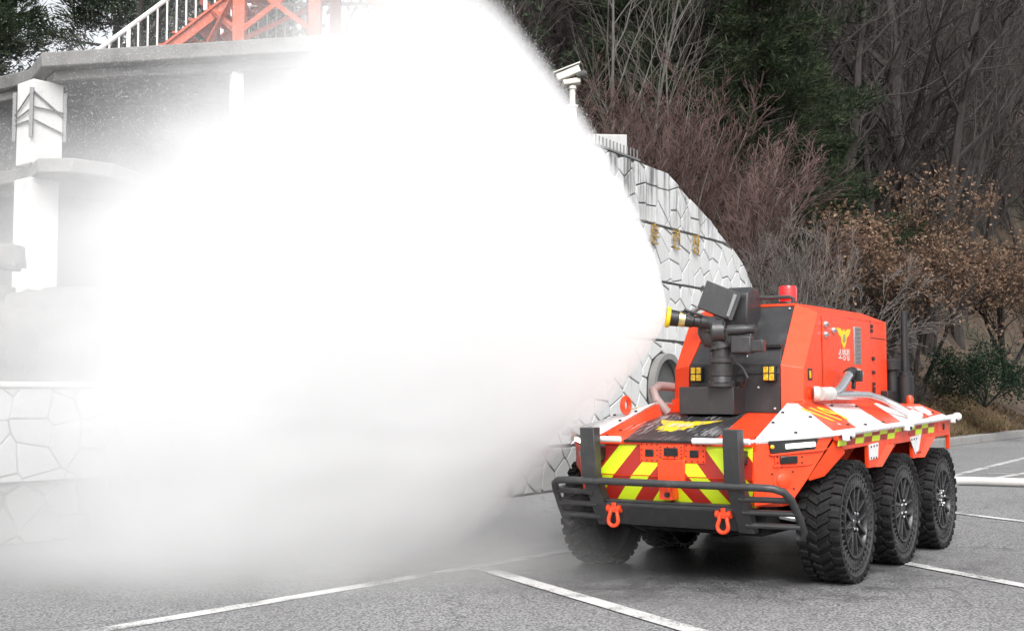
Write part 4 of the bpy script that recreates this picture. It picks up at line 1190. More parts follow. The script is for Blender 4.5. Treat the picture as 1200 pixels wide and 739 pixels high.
# exhaust stacks
m = MB(); m.lathe([(.048, 0), (.048, .37), (.078, .38), (.082, .46), (.06, .48)], (2.70, -.555, 1.15), (0, 0, 1), 16); vp('air_intake', m, M_blk, 0)
m = MB(); m.lathe([(.075, 0), (.075, .30), (.06, .31), (.06, .34), (.036, .35), (.03, .90), (.024, .90)], (2.80, -.645, 1.17), (0, 0, 1), 16); vp('exhaust_stack', m, M_blk, 0)
m = MB(); m.tube([(2.62, -.645, 1.05), (2.80, -.645, 1.05), (2.80, -.645, 1.2)], .06, 12); vp('exhaust_elbow', m, M_blk, 0)
m = MB(); m.lathe([(.03, 0), (.035, .07), (.02, .1)], (2.74, -.70, 1.2), (0, 0, 1), 12); vp('tail_marker', m, M_or, 0)
# far side hose loop
lp = [(.25, .50, 1.17), (.18, .56, 1.27), (.2, .60, 1.34), (.30, .60, 1.375), (.45, .58, 1.37), (.52, .54, 1.36)]
m = MB(); m.tube(lp, .035, 12); vp('far_side_hose', m, M_pink, 0)

# ---- water cannon and camera box
m = MB(); m.box(.17, .40, -.09, .36, 1.155, 1.365); bx = vp('cannon_plinth', m, M_bk, .006)
m = MB(); m.lathe([(.105, 0), (.105, .025), (.085, .035), (.075, .08), (.082, .085), (.082, .11), (.074, .115), (.074, .18), (.09, .185), (.09, .215), (.068, .225), (.068, .33)], (.20, .02, 1.365), (0, 0, 1), 24); cn = vp('cannon_base', m, M_bk, 0)
bolts([(.20 + .094 * math.cos(a), .02 + .094 * math.sin(a), 1.395) for a in [R(q * 45) for q in range(8)]], (0, 0, 1), .01, .014).build('base_bolt', M_blk, cn)
E_ = Vector((.14, .03, 1.79))
m = MB(); m.tube([(.20, .02, 1.64), (.20, .025, 1.68), (.185, .06, 1.715), (.165, .10, 1.745), (.15, .115, 1.785), (.135, .105, 1.825), (.12, .085, 1.845), (.09, .11, 1.848)], [.070, .072, .074, .074, .072, .068, .062, .058], 18)
m.lathe([(.088, -.014), (.088, .014)], (.20, .022, 1.665), (0, .2, 1), 22); m.lathe([(.082, -.012), (.082, .012)], (.172, .088, 1.733), (-.35, .65, .6), 22); m.lathe([(.078, -.012), (.078, .012)], (.128, .097, 1.836), (-.5, -.5, .6), 22)
m.build('cannon_elbow', M_bk, cn)
m = MB(); m.lathe([(.074, -.07), (.086, -.055), (.086, .03), (.07, .045)], (.165, .02, 1.785), (.45, -.86, .05), 24); m.build('swivel_gear_case', M_bk, cn)
bolts([(.135 + .07 * math.cos(a) * .85, -.012 + .05 * math.cos(a), 1.785 + .07 * math.sin(a)) for a in [R(q * 60) for q in range(6)]], (-.5, -.8, 0), .008, .014).build('case_bolt', M_blk, cn)
m = MB(); m.lathe([(.040, 0), (.040, .13), (.034, .14), (.034, .20), (.02, .21)], (.17, -.05, 1.79), (.15, -1, .04), 14); m.build('elevation_motor', M_bk, cn)
m = MB(); m.cbox((.19, -.16, 1.68), (.12, .16, .13), (0, 0, .1)); m.build('rotation_gearbox', M_bk, cn, .012)
m = MB(); m.cbox((.20, -.28, 1.67), (.09, .10, .09), (0, 0, .1)); m.build('gear_motor', M_bk, cn, .01)
m = MB(); m.tube([(.12, -.20, 1.37), (.11, -.23, 1.43), (.12, -.19, 1.50), (.15, -.12, 1.55)], .012, 8); m.tube([(.16, -.17, 1.375), (.13, -.17, 1.42)], .035, 12); m.build('control_cable', M_blk, cn)
bd = Vector((-.50, .84, .15)).normalized(); bo = Vector((.10, .08, 1.845))
m = MB(); m.lathe([(0.0473, 0.0000), (0.0533, 0.0168), (0.0533, 0.0588), (0.0430, 0.0672), (0.0430, 0.1092), (0.0516, 0.1176), (0.0516, 0.1848)], bo, bd, 20); m.build('barrel', M_blk, cn)
m = MB(); m.lathe([(0.0568, 0.1806), (0.0568, 0.2268)], bo, bd, 24); m.build('nozzle_band', M_brass, cn)
m = MB(); m.lathe([(0.0602, 0.2268), (0.0636, 0.2856), (0.0602, 0.2940)], bo, bd, 24); m.build('nozzle_body', M_blk, cn)
m = MB(); m.lathe([(0.0671, 0.2898), (0.0808, 0.2982), (0.0808, 0.3175), (0.0671, 0.3234), (0.0430, 0.3024)], bo, bd, 28); m.build('nozzle_ring', M_yel, cn)
m = MB(); m.tube([(.0, .17, 1.885), (-.02, .22, 1.92), (.0, .27, 1.925), (.10, .25, 1.94)], .014, 8); m.tube([(.05, .10, 1.90), (-.03, .22, 1.945)], .012, 8); m.build('nozzle_linkage', M_blk, cn)
NOZ = bo + bd * .315
# camera box: tilted shield, upright and foot
TB = thing('camera_turret', None, None); TB.parent = VEH; TB.location = (.55, .06, 1.70)
MB().hexa([(-.10, -.19, 0), (.16, -.19, 0), (.16, .12, 0), (-.10, .12, 0)], [(-.08, -.17, .13), (.16, -.17, .13), (.16, .10, .13), (-.08, .10, .13)]).build('turret_foot', M_bk, TB, .01)
m = MB(); m.prism([(-.02, -.13, .12), (-.05, -.13, .22), (-.02, -.13, .40), (.06, -.13, .455), (.20, -.13, .44), (.26, -.13, .30), (.24, -.13, .12)], (0, .20, 0)); m.build('turret_upright', M_bk, TB, .012)
from mathutils import Euler
def w2l(v): return Vector((v[0] * math.cos(VR_ANG) + v[1] * math.sin(VR_ANG), -v[0] * math.sin(VR_ANG) + v[1] * math.cos(VR_ANG), v[2]))
bx_ = w2l(Vector((.93, -.14, -.34))).normalized(); bz_ = w2l(Vector((.40, -.05, .90)))
bz_ = (bz_ - bx_ * bz_.dot(bx_)).normalized(); by_ = bz_.cross(bx_)
MR = Matrix.Translation((-.15, .045, .335)) @ Matrix((bx_, by_, bz_)).transposed().to_4x4()     # box: x across, y into the box, z up its face
m = MB(); m.hexa([MR @ Vector(p) for p in ((-.155, 0, -.11), (.135, 0, -.12), (.135, 0, .105), (-.155, 0, .12))], [MR @ Vector(p) for p in ((-.13, .22, -.10), (.13, .24, -.11), (.13, .24, .10), (-.13, .22, .105))]); m.build('camera_box', M_bk, TB, .006)
m = MB(); m.box(.075, .103, -.016, .004, -.10, .085, 0, MR); m.build('trim_strip', M_steel, TB, .003)
m = MB(); m.tube([(-.05, .17, .33), (-.02, .26, .31), (-.06, .32, .27), (-.12, .33, .20)], .02, 8); m.build('cable_conduit', M_steel, TB)
for o in (TB,):
    for q in ('label', 'category', 'group'):
        if q in o: del o[q]
for o in VEH.children:
    if o.name.startswith('bow_shackle'):
        for q in ('label', 'category', 'group'):
            if q in o: del o[q]

# ---- supply hose lying on the yard
fh = MB()
pts = [(6.0, 18.9), (6.48, 18.35), (6.9, 18.08), (7.4, 17.85), (8.2, 17.75), (9.2, 17.9), (10.4, 18.3), (12, 18.6)]
pts = [(4.25, 13.6), (4.6, 14.6), (5.2, 16.4), (5.7, 17.9)] + pts[0:0] + [(6.1, 18.35), (6.6, 18.3), (7.2, 18.0), (8.0, 17.85), (9.2, 17.95), (10.4, 18.3), (12, 18.6)]
def catmull(P, n=6):
    P = [Vector((*p, 0)) if len(p) == 2 else Vector(p) for p in P]; out = []
    for i in range(len(P) - 1):
        a, b, c, d = P[max(i-1, 0)], P[i], P[i+1], P[min(i+2, len(P)-1)]
        for j in range(n):
            t = j / n
            out.append(0.5 * ((2*b) + (c-a)*t + (2*a-5*b+4*c-d)*t*t + (3*b-a-3*c+d)*t**3))
    return out + [P[-1]]
P = catmull(pts); fh.tube([(p.x, p.y, .068) for p in P], .062, 12)
tag(fh.build('fire_hose', M_hose), 'fat white fire hose lying on the asphalt behind the vehicle', 'hose')

# ================================================================== VEGETATION
def bark(name, a, b):
    k = NT(name)
    v = k.coord('Object', (1, 1, 0.35))
    oi = k.n('ObjectInfo').outputs['Random']
    c = k.mix(k.smooth(k.noise(v, 9.0, 4, 0.6), 0.3, 0.7), a, b)
    c = k.mix(k.math('MULTIPLY', oi, 0.35), c, tuple(q * 0.5 for q in a))
    s = k.n('BsdfPrincipled', Roughness=0.9); k.put(s.inputs['Base Color'], c)
    k.t.links.new(s.outputs[0], k.out.inputs['Surface'])
    return k.m
def leafm(name, a, b, c3=None, scale=1.2, trans=0.25):
    k = NT(name)
    v = k.coord('Object')
    c = k.mix(k.smooth(k.noise(v, scale, 4, 0.7), 0.35, 0.65), a, b)
    if c3: c = k.mix(k.smooth(k.noise(v, scale * 9, 2, 0.6), 0.52, 0.66), c, c3)
    d = k.n('BsdfDiffuse'); k.put(d.inputs[0], c)
    t = k.n('BsdfTranslucent'); k.put(t.inputs[0], c)
    mx = k.n('MixShader'); mx.inputs[0].default_value = trans
    k.t.links.new(d.outputs[0], mx.inputs[1]); k.t.links.new(t.outputs[0], mx.inputs[2])
    k.t.links.new(mx.outputs[0], k.out.inputs['Surface'])
    return k.m
M_bark = bark('grey_brown_bark', (0.026, 0.021, 0.019), (0.050, 0.042, 0.038))
M_twig = bark('grey_twig_bark', (0.030, 0.025, 0.023), (0.052, 0.044, 0.040))
M_pale = bark('pale_grey_bark', (0.085, 0.08, 0.073), (0.14, 0.132, 0.12))
M_red = bark('reddish_twig_bark', (0.095, 0.055, 0.049), (0.14, 0.088, 0.078))
M_gtw = bark('silvery_twig_bark', (0.105, 0.09, 0.082), (0.17, 0.148, 0.135))
M_pine = leafm('dark_pine_needles', (0.019, 0.029, 0.019), (0.043, 0.058, 0.033), (0.085, 0.10, 0.058), 0.8)
M_broad = leafm('glossy_evergreen_leaves', (0.024, 0.038, 0.024), (0.055, 0.078, 0.045), (0.10, 0.125, 0.08), 1.0)
M_oak = leafm('dry_brown_oak_leaves', (0.105, 0.064, 0.044), (0.185, 0.122, 0.086), (0.37, 0.265, 0.195), 1.5)
M_dry = leafm('dry_grass_blades', (0.13, 0.09, 0.055), (0.24, 0.175, 0.11), (0.075, 0.085, 0.035), 0.7)
M_shrub = leafm('deep_green_shrub_leaves', (0.010, 0.022, 0.014), (0.028, 0.045, 0.028), (0.06, 0.08, 0.055), 2.0)

def rdir(rng, d, ang):
    """tilt a direction by about ang"""
    o = Vector((rng.gauss(0, 1), rng.gauss(0, 1), rng.gauss(0, 1)))
    o = (o - d * o.dot(d)).normalized()
    return (d * math.cos(ang) + o * math.sin(ang)).normalized()

def grow(rng, spec, start, d0, length, r0):
    """spec: per level (children, length ratio, angle, steps, wiggle, upward pull). returns [segments per level], tips"""
    segs = [[] for _ in spec]; tips = []
    def br(p, d, L, r, lv):
        nch, ratio, ang, st, wig, up = spec[lv]
        pts = [p]; q = p
        for i in range(st):
            d = rdir(rng, d, abs(rng.gauss(0, wig)))
            d = (d + Vector((0, 0, up))).normalized()
            q = q + d * (L / st)
            t0, t1 = i / st, (i + 1) / st
            segs[lv].append((pts[-1], q, r * (1 - 0.72 * t0), r * (1 - 0.72 * t1)))
            pts.append(q)
        if lv + 1 >= len(spec):
            tips.append((q, d)); return
        for c in range(nch):
            t = (0.28 if lv == 0 else 0.15) + (0.72 if lv == 0 else 0.85) * (c + rng.random()) / nch
            t = min(t, 0.999)
            i = min(int(t * st), st - 1); f = t * st - i
            b = pts[i].lerp(pts[i + 1], f)
            dd = (pts[i + 1] - pts[i]).normalized()
            br(b, rdir(rng, dd, ang * rng.uniform(0.7, 1.25)), L * ratio * rng.uniform(0.65, 1.15) * (1.15 - 0.5 * t), r * (1 - 0.72 * t) * 0.55, lv + 1)
    br(Vector(start), Vector(d0).normalized(), length, r0, 0)
    return segs, tips

def tubes_np(segs, n):
    if not segs: return np.zeros((0, 3)), np.zeros((0, 4), int)
    P0 = np.array([s[0] for s in segs]); P1 = np.array([s[1] for s in segs])
    r0 = np.array([s[2] for s in segs]); r1 = np.array([s[3] for s in segs])
    d = P1 - P0; d /= np.linalg.norm(d, axis=1, keepdims=True) + 1e-9
    ref = np.where(np.abs(d[:, 2:3]) < 0.9, [[0, 0, 1.0]], [[1.0, 0, 0]])
    u = np.cross(d, ref); u /= np.linalg.norm(u, axis=1, keepdims=True) + 1e-9
    w = np.cross(d, u)
    a = 2 * np.pi * np.arange(n) / n
    ring = u[:, None, :] * np.cos(a)[None, :, None] + w[:, None, :] * np.sin(a)[None, :, None]
    V = np.concatenate([P0[:, None] + ring * r0[:, None, None], P1[:, None] + ring * r1[:, None, None]], 1).reshape(-1, 3)
    j = np.arange(n); jn = (j + 1) % n
    f = np.stack([j, jn, jn + n, j + n], 1)
    F = (f[None] + (np.arange(len(segs)) * 2 * n)[:, None, None]).reshape(-1, 4)
    return V, F

def leaves_np(pts, size, aspect, rng, per=1, spread=0.1, dirs=None):
    P = np.repeat(np.array(pts), per, 0); N = len(P)
    P = P + rng.normal(0, spread, P.shape)
    a = rng.normal(0, 1, (N, 3)); a /= np.linalg.norm(a, axis=1, keepdims=True)
    if dirs is not None:
        dd = np.repeat(np.array(dirs), per, 0); a = a * 0.75 + dd; a /= np.linalg.norm(a, axis=1, keepdims=True)
    b = np.cross(a, rng.normal(0, 1, (N, 3))); b /= np.linalg.norm(b, axis=1, keepdims=True) + 1e-9
    s = size * rng.uniform(0.6, 1.3, (N, 1))
    V = np.stack([P, P + a * s * 0.5 + b * s * aspect * 0.5, P + a * s, P + a * s * 0.5 - b * s * aspect * 0.5], 1).reshape(-1, 3)
    F = np.arange(N * 4).reshape(N, 4)
    return V, F

def make_tree(name, segs, trunk_levels, mt, mc, leaf=None, ml=None, sides=(7, 5, 4, 3, 3)):
    root = bpy.data.objects.new(name, None); COL.objects.link(root); root.empty_display_size = 0.3
    for nm, lv, mm in (('trunk', range(0, trunk_levels), mt), ('crown', range(trunk_levels, len(segs)), mc)):
        Vs, Fs, o = [], [], 0
        for l in lv:
            V, F = tubes_np(segs[l], sides[l]); Vs.append(V); Fs.append(F + o); o += len(V)
        if o == 0: continue
        V, F = np.concatenate(Vs), np.concatenate(Fs)
        mi = None
        if nm == 'crown' and leaf is not None:
            mi = np.concatenate([np.zeros(len(F), int), np.ones(len(leaf[1]), int)])
            F = np.concatenate([F, leaf[1] + len(V)]); V = np.concatenate([V, leaf[0]])
        fast_mesh(nm, V, F, [mm, ml] if mi is not None else [mm], root, mi)
    return root

def plant_at(root, x, y, rz=0.0, s=1.0, z=None, dz=-0.1, tilt=0.0):
    root.location = (x, y, (gz(x, y) if z is None else z) + dz)
    root.rotation_euler = (tilt, tilt * .6, rz); root.scale = (s, s, s * (0.95 + 0.1 * random.random()))

# ---- leafless wood trees: five shapes, copied over the slope
protos = []
for i in range(5):
    r = random.Random(20 + i)
    lean = rdir(r, Vector((0, 0, 1)), 0.10 + .04 * i)
    spec = [(11 + i % 2 * 3, 0.42, 0.75, 9, 0.09, 0.05), (7, 0.50, 0.7, 6, 0.14, 0.05), (6, 0.50, 0.7, 4, 0.18, 0.04), (5, 0.55, 0.65, 3, 0.22, 0.03)]
    segs, tips = grow(r, spec, (0, 0, -0.3), lean, 11.5 + i * 0.7, 0.20 + 0.025 * i)
    for lv in range(2, 4):
        segs[lv] = [(a, b, max(c, .010), max(d, .007)) for a, b, c, d in segs[lv]]
    protos.append(make_tree('bare_tree', segs, 2, M_bark, M_twig))
rf = random.Random(9)
spots = []
tries = 0
while len(spots) < 135 and tries < 14000:
    tries += 1
    y = 38 + 54 * rf.random() ** 1.5; x = rf.uniform(-0.02, 0.47) * y
    d = float(slope_depth(x, y))
    if d < 6 or d > 40: continue
    if any((x-a)**2 + (y-b)**2 < 2.2**2 for a, b in spots): continue
    if abs(x / y - 0.18) < 0.055 and y < 40: continue
    spots.append((x, y))
spots.sort(key=lambda p: p[1])
used = set()
for i, (x, y) in enumerate(spots):
    j = rf.randrange(5)
    o = protos[j] if j not in used else copy_tree(protos[j])
    used.add(j)
    plant_at(o, x, y, rf.uniform(0, 6.28), rf.uniform(0.9, 1.35))
    tag(o, 'leafless grey brown tree in the bare wood that covers the hillside', 'tree', 'bare trees of the hillside wood')
for j in range(5):
    if j not in used:
        plant_at(protos[j], 20 + j * 2, 60); tag(protos[j], 'leafless grey brown tree in the bare wood that covers the hillside', 'tree', 'bare trees of the hillside wood')
# thick forked trunk above the brown oak, and one leaning dark trunk beside it
c = copy_tree(protos[2]); plant_at(c, 15.9, 49.5, 2.1, 1.25, tilt=-0.05); tag(c, 'stout leaning bare trunk rising just above the brown leaved oak', 'tree')
c = copy_tree(protos[4]); plant_at(c, 14.9, 48.5, 0.6, 1.2, tilt=0.10); tag(c, 'dark bare trunk that forks beside the stout leaning one', 'tree')

# distant brush that closes the view up the slope: one mass
r = random.Random(77); allseg = []
for i in range(3200):
    y = r.uniform(46, 120); x = r.uniform(-0.05, 0.47) * y
    d = float(slope_depth(x, y))
    if d < 9: continue
    h = r.uniform(2.5, 9); z = gz(x, y)
    p = Vector((x, y, z - .2)); dd = rdir(r, Vector((0, 0, 1)), 0.14); L = h / 4
    rad = 0.03 + 0.012 * h * r.random()
    for s_ in range(4):
        q = p + dd * L; allseg.append((p, q, rad * (1 - s_ / 4.6), rad * (1 - (s_ + 1) / 4.6)))
        for b in range(4):
            bd_ = rdir(r, dd, r.uniform(.5, 1.1)); bp = p.lerp(q, r.random()); bq = bp + bd_ * r.uniform(.6, 1.8)
            allseg.append((bp, bq, .018, .010))
            for b2 in range(2):
                allseg.append((bp.lerp(bq, r.random()), bq + rdir(r, bd_, .8) * r.uniform(.3, .9), .010, .007))
        p = q; dd = rdir(r, dd, .12)
V, F = tubes_np(allseg, 3)
tag(fast_mesh('far_wood', V, F, M_twig), 'far brush and thin stems filling the wood up the slope', 'wood', kind='stuff')

# ---- pines
def pine(seed, h, rbase, needles, mt, gap=0.0, nsize=.26):
    r = random.Random(seed); rg = np.random.default_rng(seed)
    segs = [[], [], []]; tips = []; dirs = []
    p = Vector((0, 0, -.3)); d = Vector((0, 0, 1)); n = 12
    tr = [p]
    for i in range(n):
        d = rdir(r, d, .03); q = p + d * h / n
        segs[0].append((p, q, .22 * (1 - i / n) + .03, .22 * (1 - (i + 1) / n) + .03)); p = q; tr.append(q)
    nw = int(h * 2.1)
    for w in range(nw):
        t = .14 + .86 * w / nw
        if r.random() < gap: continue
        i = min(int(t * n), n - 1); b = tr[i].lerp(tr[i + 1], t * n - i)
        L = rbase * (1 - t) ** .75 * r.uniform(.75, 1.15) + .35
        a0 = r.uniform(0, 6.28)
        for k_ in range(r.choice((4, 5, 6))):
            a = a0 + k_ * 1.2 + r.uniform(-.3, .3); LL = L * r.uniform(.6, 1.15)
            dd = Vector((math.cos(a), math.sin(a), r.uniform(-.12, .22))).normalized()
            q0 = b; st = 5
            for s_ in range(st):
                dd = (dd + Vector((r.gauss(0, .07), r.gauss(0, .07), .035))).normalized()
                q1 = q0 + dd * LL / st
                segs[1].append((q0, q1, .035 * (1 - s_ / 6), .035 * (1 - (s_ + 1) / 6)))
                if s_ > 0:
                    for side in (-1, 1):
                        sd_ = (dd + dd.cross(Vector((0, 0, 1))) * side * r.uniform(.6, 1.2) + Vector((0, 0, r.uniform(-.05, .3)))).normalized()
                        e = q1 + sd_ * LL * .2 * r.uniform(.6, 1.3)
                        segs[2].append((q1, e, .012, .007))
                        for f in (.35, .65, 1):
                            tips.append(tuple(q1.lerp(e, f))); dirs.append(tuple((sd_ + Vector((0, 0, .35))).normalized()))
                q0 = q1
            tips.append(tuple(q0)); dirs.append(tuple(dd))
    leaf = leaves_np(tips, nsize, .15, rg, per=needles, spread=.11, dirs=dirs)
    return make_tree('pine_tree', segs, 1, M_bark, M_twig, leaf, mt)
pa = pine(3, 13, 4.3, 16, M_pine)
pb = pine(8, 11, 3.4, 16, M_pine, .08)
plant_at(pa, 7.0, 37.5, 0.4, 1.0); tag(pa, 'big dark green pine standing over the reddish leafless shrubs', 'tree', 'pines on the slope')
plant_at(pb, 9.2, 41.0, 1.4, 1.05); tag(pb, 'second dark pine just right of and behind the big pine', 'tree', 'pines on the slope')
for x, y, s, l in ((4.9, 39.0, 1.15, 'dark pine half hidden behind the pale leafless saplings'), (7.6, 45.5, 1.35, 'tall dark pine rising out of the top of the photo behind the big pine'), (15.2, 62, 1.0, 'small dim pine deep among the bare trunks of the wood'), (9.5, 52, 1.2, 'dim pine filling the gap behind the two front pines')):
    c = copy_tree(pb if s < 1.2 else pa); plant_at(c, x, y, random.uniform(0, 6), s); tag(c, l, 'tree', 'pines on the slope')

# ---- reddish leafless shrubs behind the sign wall
def shrub(seed, h, nst, spread, mats, rad=.03, tw=5, up=.06, name='bare_shrub'):
    r = random.Random(seed); segs = [[], [], [], []]
    spec = [(7, .55, .5, 6, .10, up), (6, .55, .55, 4, .14, up * .8), (tw, .6, .55, 3, .16, up * .6), (4, .6, .55, 2, .18, .03)]
    for i in range(nst):
        d = rdir(r, Vector((0, 0, 1)), r.uniform(.05, spread))
        s_, _ = grow(r, spec, (r.uniform(-.35, .35), r.uniform(-.35, .35), -.2), d, h * r.uniform(.6, .8), rad * r.uniform(.7, 1.2))
        for a, b in zip(segs, s_): a += b
    for lv in (2, 3): segs[lv] = [(a, b, max(c, .0065), max(d, .005)) for a, b, c, d in segs[lv]]
    return make_tree(name, segs, 1, mats[0], mats[1], sides=(5, 4, 3, 3))
sa = shrub(31, 5.2, 7, .55, (M_gtw, M_red))
sb = shrub(32, 4.6, 7, .7, (M_gtw, M_red))
sg = shrub(33, 4.2, 7, .95, (M_gtw, M_gtw), up=.04)
RS = [(sa, 3.05, 26.5, .2, 1.0, 3.3, 'reddish bare shrub beside the white coping block on the sign wall'), (sb, 4.6, 26.8, 1.9, 1.08, 3.0, 'wide reddish bare shrub below the big pine'),
      (None, 1.9, 26.0, 3.1, 1.0, 3.4, 'reddish bare shrub right behind the security camera'), (None, 5.75, 27.2, 4.0, .98, 2.5, 'reddish bare shrub at the lower right of the big pine'),
      (None, 3.8, 28.6, 5.1, 1.1, 3.6, 'reddish bare shrub set back behind the front row'), (None, 5.1, 29.5, 0.9, 1.05, 3.2, 'taller reddish bare shrub in the back row under the pine boughs')]
for i, (o, x, y, rz, s, z, l) in enumerate(RS):
    if o is None: o = copy_tree((sa, sb)[i % 2])
    plant_at(o, x, y, rz, s, z); tag(o, l, 'shrub', 'reddish bare shrubs behind the sign wall')
GS = [(sg, 5.7, 25.3, .3, .95, 1.2, 'silvery bare shrub curving over the end of the sign wall'), (None, 6.3, 26.6, 2.3, .85, 1.3, 'silvery bare shrub behind the red beacon of the vehicle'), (None, 6.9, 28.5, 4.0, .62, 1.2, 'low silvery bare shrub between the sign wall and the brown oak'), (None, 5.2, 24.9, 5.0, .8, 1.6, 'silvery bare shrub leaning on the back of the sign wall')]
for o, x, y, rz, s, z, l in GS:
    if o is None: o = copy_tree(sg)
    plant_at(o, x, y, rz, s, z); tag(o, l, 'shrub', 'silvery bare shrubs by the wall end')

# ---- pale saplings up left of the pine
pl_ = []
for i in range(2):
    r = random.Random(50 + i)
    segs, _ = grow(r, [(10, .50, .55, 8, .07, .05), (6, .5, .6, 5, .14, .05), (5, .5, .6, 3, .18, .04), (3, .5, .6, 2, .2, .03)], (0, 0, -.2), rdir(r, Vector((0, 0, 1)), .08), 8.5, .062)
    pl_.append(make_tree('bare_sapling', segs, 2, M_pale, M_gtw))
PS = [(0.35, 30.5, .3, 1.0, 'pale leafless sapling at the upper edge of the spray'), (1.35, 31.5, 1.5, 1.02, 'pale leafless sapling left of the security camera'), (2.15, 30.0, 2.6, 1.1, 'pale forked sapling directly behind the security camera'), (2.9, 31.0, 4.2, 1.05, 'pale leafless sapling right of the security camera'), (4.3, 33.5, 5.2, 1.0, 'thin pale sapling at the left fringe of the big pine')]
for i, (x, y, rz, s, l) in enumerate(PS):
    o = pl_[i] if i < 2 else copy_tree(pl_[i % 2])
    plant_at(o, x, y, rz, s); tag(o, l, 'tree', 'pale bare saplings behind the camera')

# ---- oaks that keep their brown leaves
def oak(seed, h, leaves):
    r = random.Random(seed); rg = np.random.default_rng(seed)
    segs = [[], [], [], []]; tips = []
    for i in range(5):
        d = rdir(r, Vector((0, 0, 1)), r.uniform(.25, .75))
        s_, t_ = grow(r, [(6, .6, .6, 6, .12, .04), (6, .55, .65, 4, .16, .05), (5, .6, .65, 3, .2, .04), (4, .6, .6, 2, .2, .02)], (r.uniform(-.3, .3), r.uniform(-.3, .3), -.2), d, h * r.uniform(.62, .8), .085)
        for a, b in zip(segs, s_): a += b
        tips += t_
    for lv in (2, 3): segs[lv] = [(a, b, max(c, .009), max(d_, .006)) for a, b, c, d_ in segs[lv]]
    tp = np.array([tuple(t[0]) for t in tips])
    rr = np.linalg.norm(tp[:, :2], axis=1); zz = tp[:, 2]
    dens = np.clip((zz / zz.max() - .35) * 2.2, .12, 1) 
    tp = tp[rg.random(len(tp)) < dens]
    leaf = leaves_np(tp, .135, .55, rg, per=leaves + 4, spread=.21)
    return make_tree('oak_tree', segs, 1, M_bark, M_twig, leaf, M_oak, sides=(6, 4, 3, 3))
oa = oak(61, 5.8, 11); ob = oak(62, 5.2, 11)
plant_at(oa, 12.4, 38.6, .4, 1.0, 1.5); tag(oa, 'spreading oak with dry brown leaves behind the exhaust stack', 'tree', 'brown leaved oaks')
plant_at(ob, 9.6, 36.0, 2.2, 1.22, 1.5); tag(ob, 'brown leaved oak left of the exhaust stack above the cab roof', 'tree', 'brown leaved oaks')
c = copy_tree(ob); plant_at(c, 16.4, 41.5, 4.4, 1.0, 1.9); tag(c, 'brown leaved oak at the right edge of the photo', 'tree', 'brown leaved oaks')
c = copy_tree(oa); plant_at(c, 11.2, 41.0, 3.1, 1.05, 2.4); tag(c, 'brown leaved oak set back between the two front oaks', 'tree', 'brown leaved oaks')

# ---- dark evergreen shrub on the bank
def bush(seed, rad, hgt, n, size, mt, name):
    r = random.Random(seed); rg = np.random.default_rng(seed)
    segs = [[], [], []]; tips = []
    for i in range(9):
        d = rdir(r, Vector((0, 0, 1)), r.uniform(.2, 1.15))
        s_, t_ = grow(r, [(6, .6, .6, 4, .12, .03), (6, .6, .7, 3, .15, .0), (4, .6, .6, 2, .15, 0)], (0, 0, -.1), d, hgt * r.uniform(.6, .85) * (1 + .35 * (1 - d.z)), .03)
        for a, b in zip(segs, s_): a += b
        tips += t_
    leaf = leaves_np([tuple(t[0]) for t in tips], size, .5, rg, per=n, spread=.16)
    return make_tree(name, segs, 1, M_bark, M_twig, leaf, mt, sides=(5, 4, 3))
eb = bush(71, 1.3, 1.9, 24, .10, M_shrub, 'evergreen_shrub')
plant_at(eb, 13.75, 36.6, .5, .88, 1.15); tag(eb, 'dark green evergreen shrub on the bank right of the exhaust stack', 'shrub')

# ---- evergreens and lacy trees behind the deck
la = pine(15, 8.5, 3.4, 40, M_broad, .08, .16); la.name = 'evergreen_tree'
def broad(seed, h):
    r = random.Random(seed); rg = np.random.default_rng(seed)
    segs, tips = grow(r, [(12, .42, .8, 8, .08, .04), (7, .5, .75, 5, .15, .03), (6, .5, .7, 3, .2, .02), (4, .55, .7, 2, .2, 0)], (0, 0, -.2), (0, 0, 1), h, .18)
    tp = np.array([tuple(t[0]) for t in tips]); 
    leaf = leaves_np(tp[rg.random(len(tp)) < .8], .13, .5, rg, per=5, spread=.14)
    return make_tree('evergreen_tree', segs, 2, M_bark, M_twig, leaf, M_broad)
lb_ = broad(81, 9.0)
plant_at(la, -10.6, 24.5, .2, 1.05, 2.0); tag(la, 'bushy dark evergreen at the upper left corner of the photo', 'tree', 'evergreens behind the deck')
plant_at(lb_, -8.1, 26.5, 1.2, 1.0, 2.2); tag(lb_, 'lacy evergreen with sky showing through beside the stair railing', 'tree', 'evergreens behind the deck')
for (src, x, y, rz, s, l) in ((la, -12.6, 27, 2.5, 1.2, 'evergreen at the left edge behind the corner one'), (lb_, -5.7, 24.5, 3.0, 1.0, 'lacy evergreen behind the lower stair flight'), (lb_, -3.9, 25.5, 4.4, .95, 'evergreen behind the orange stair columns'), (la, -9.0, 28.5, 4.0, 1.2, 'dark evergreen filling in behind the lacy one'), (la, -6.6, 32, 5.5, 1.2, 'evergreen farther back behind the stair'), (lb_, -1.8, 27.5, 2.0, 1.0, 'evergreen behind the right hand stair column half lost in spray')):
    c = copy_tree(src); plant_at(c, x, y, rz, s * 1.05, 2.1); tag(c, l, 'tree', 'evergreens behind the deck')

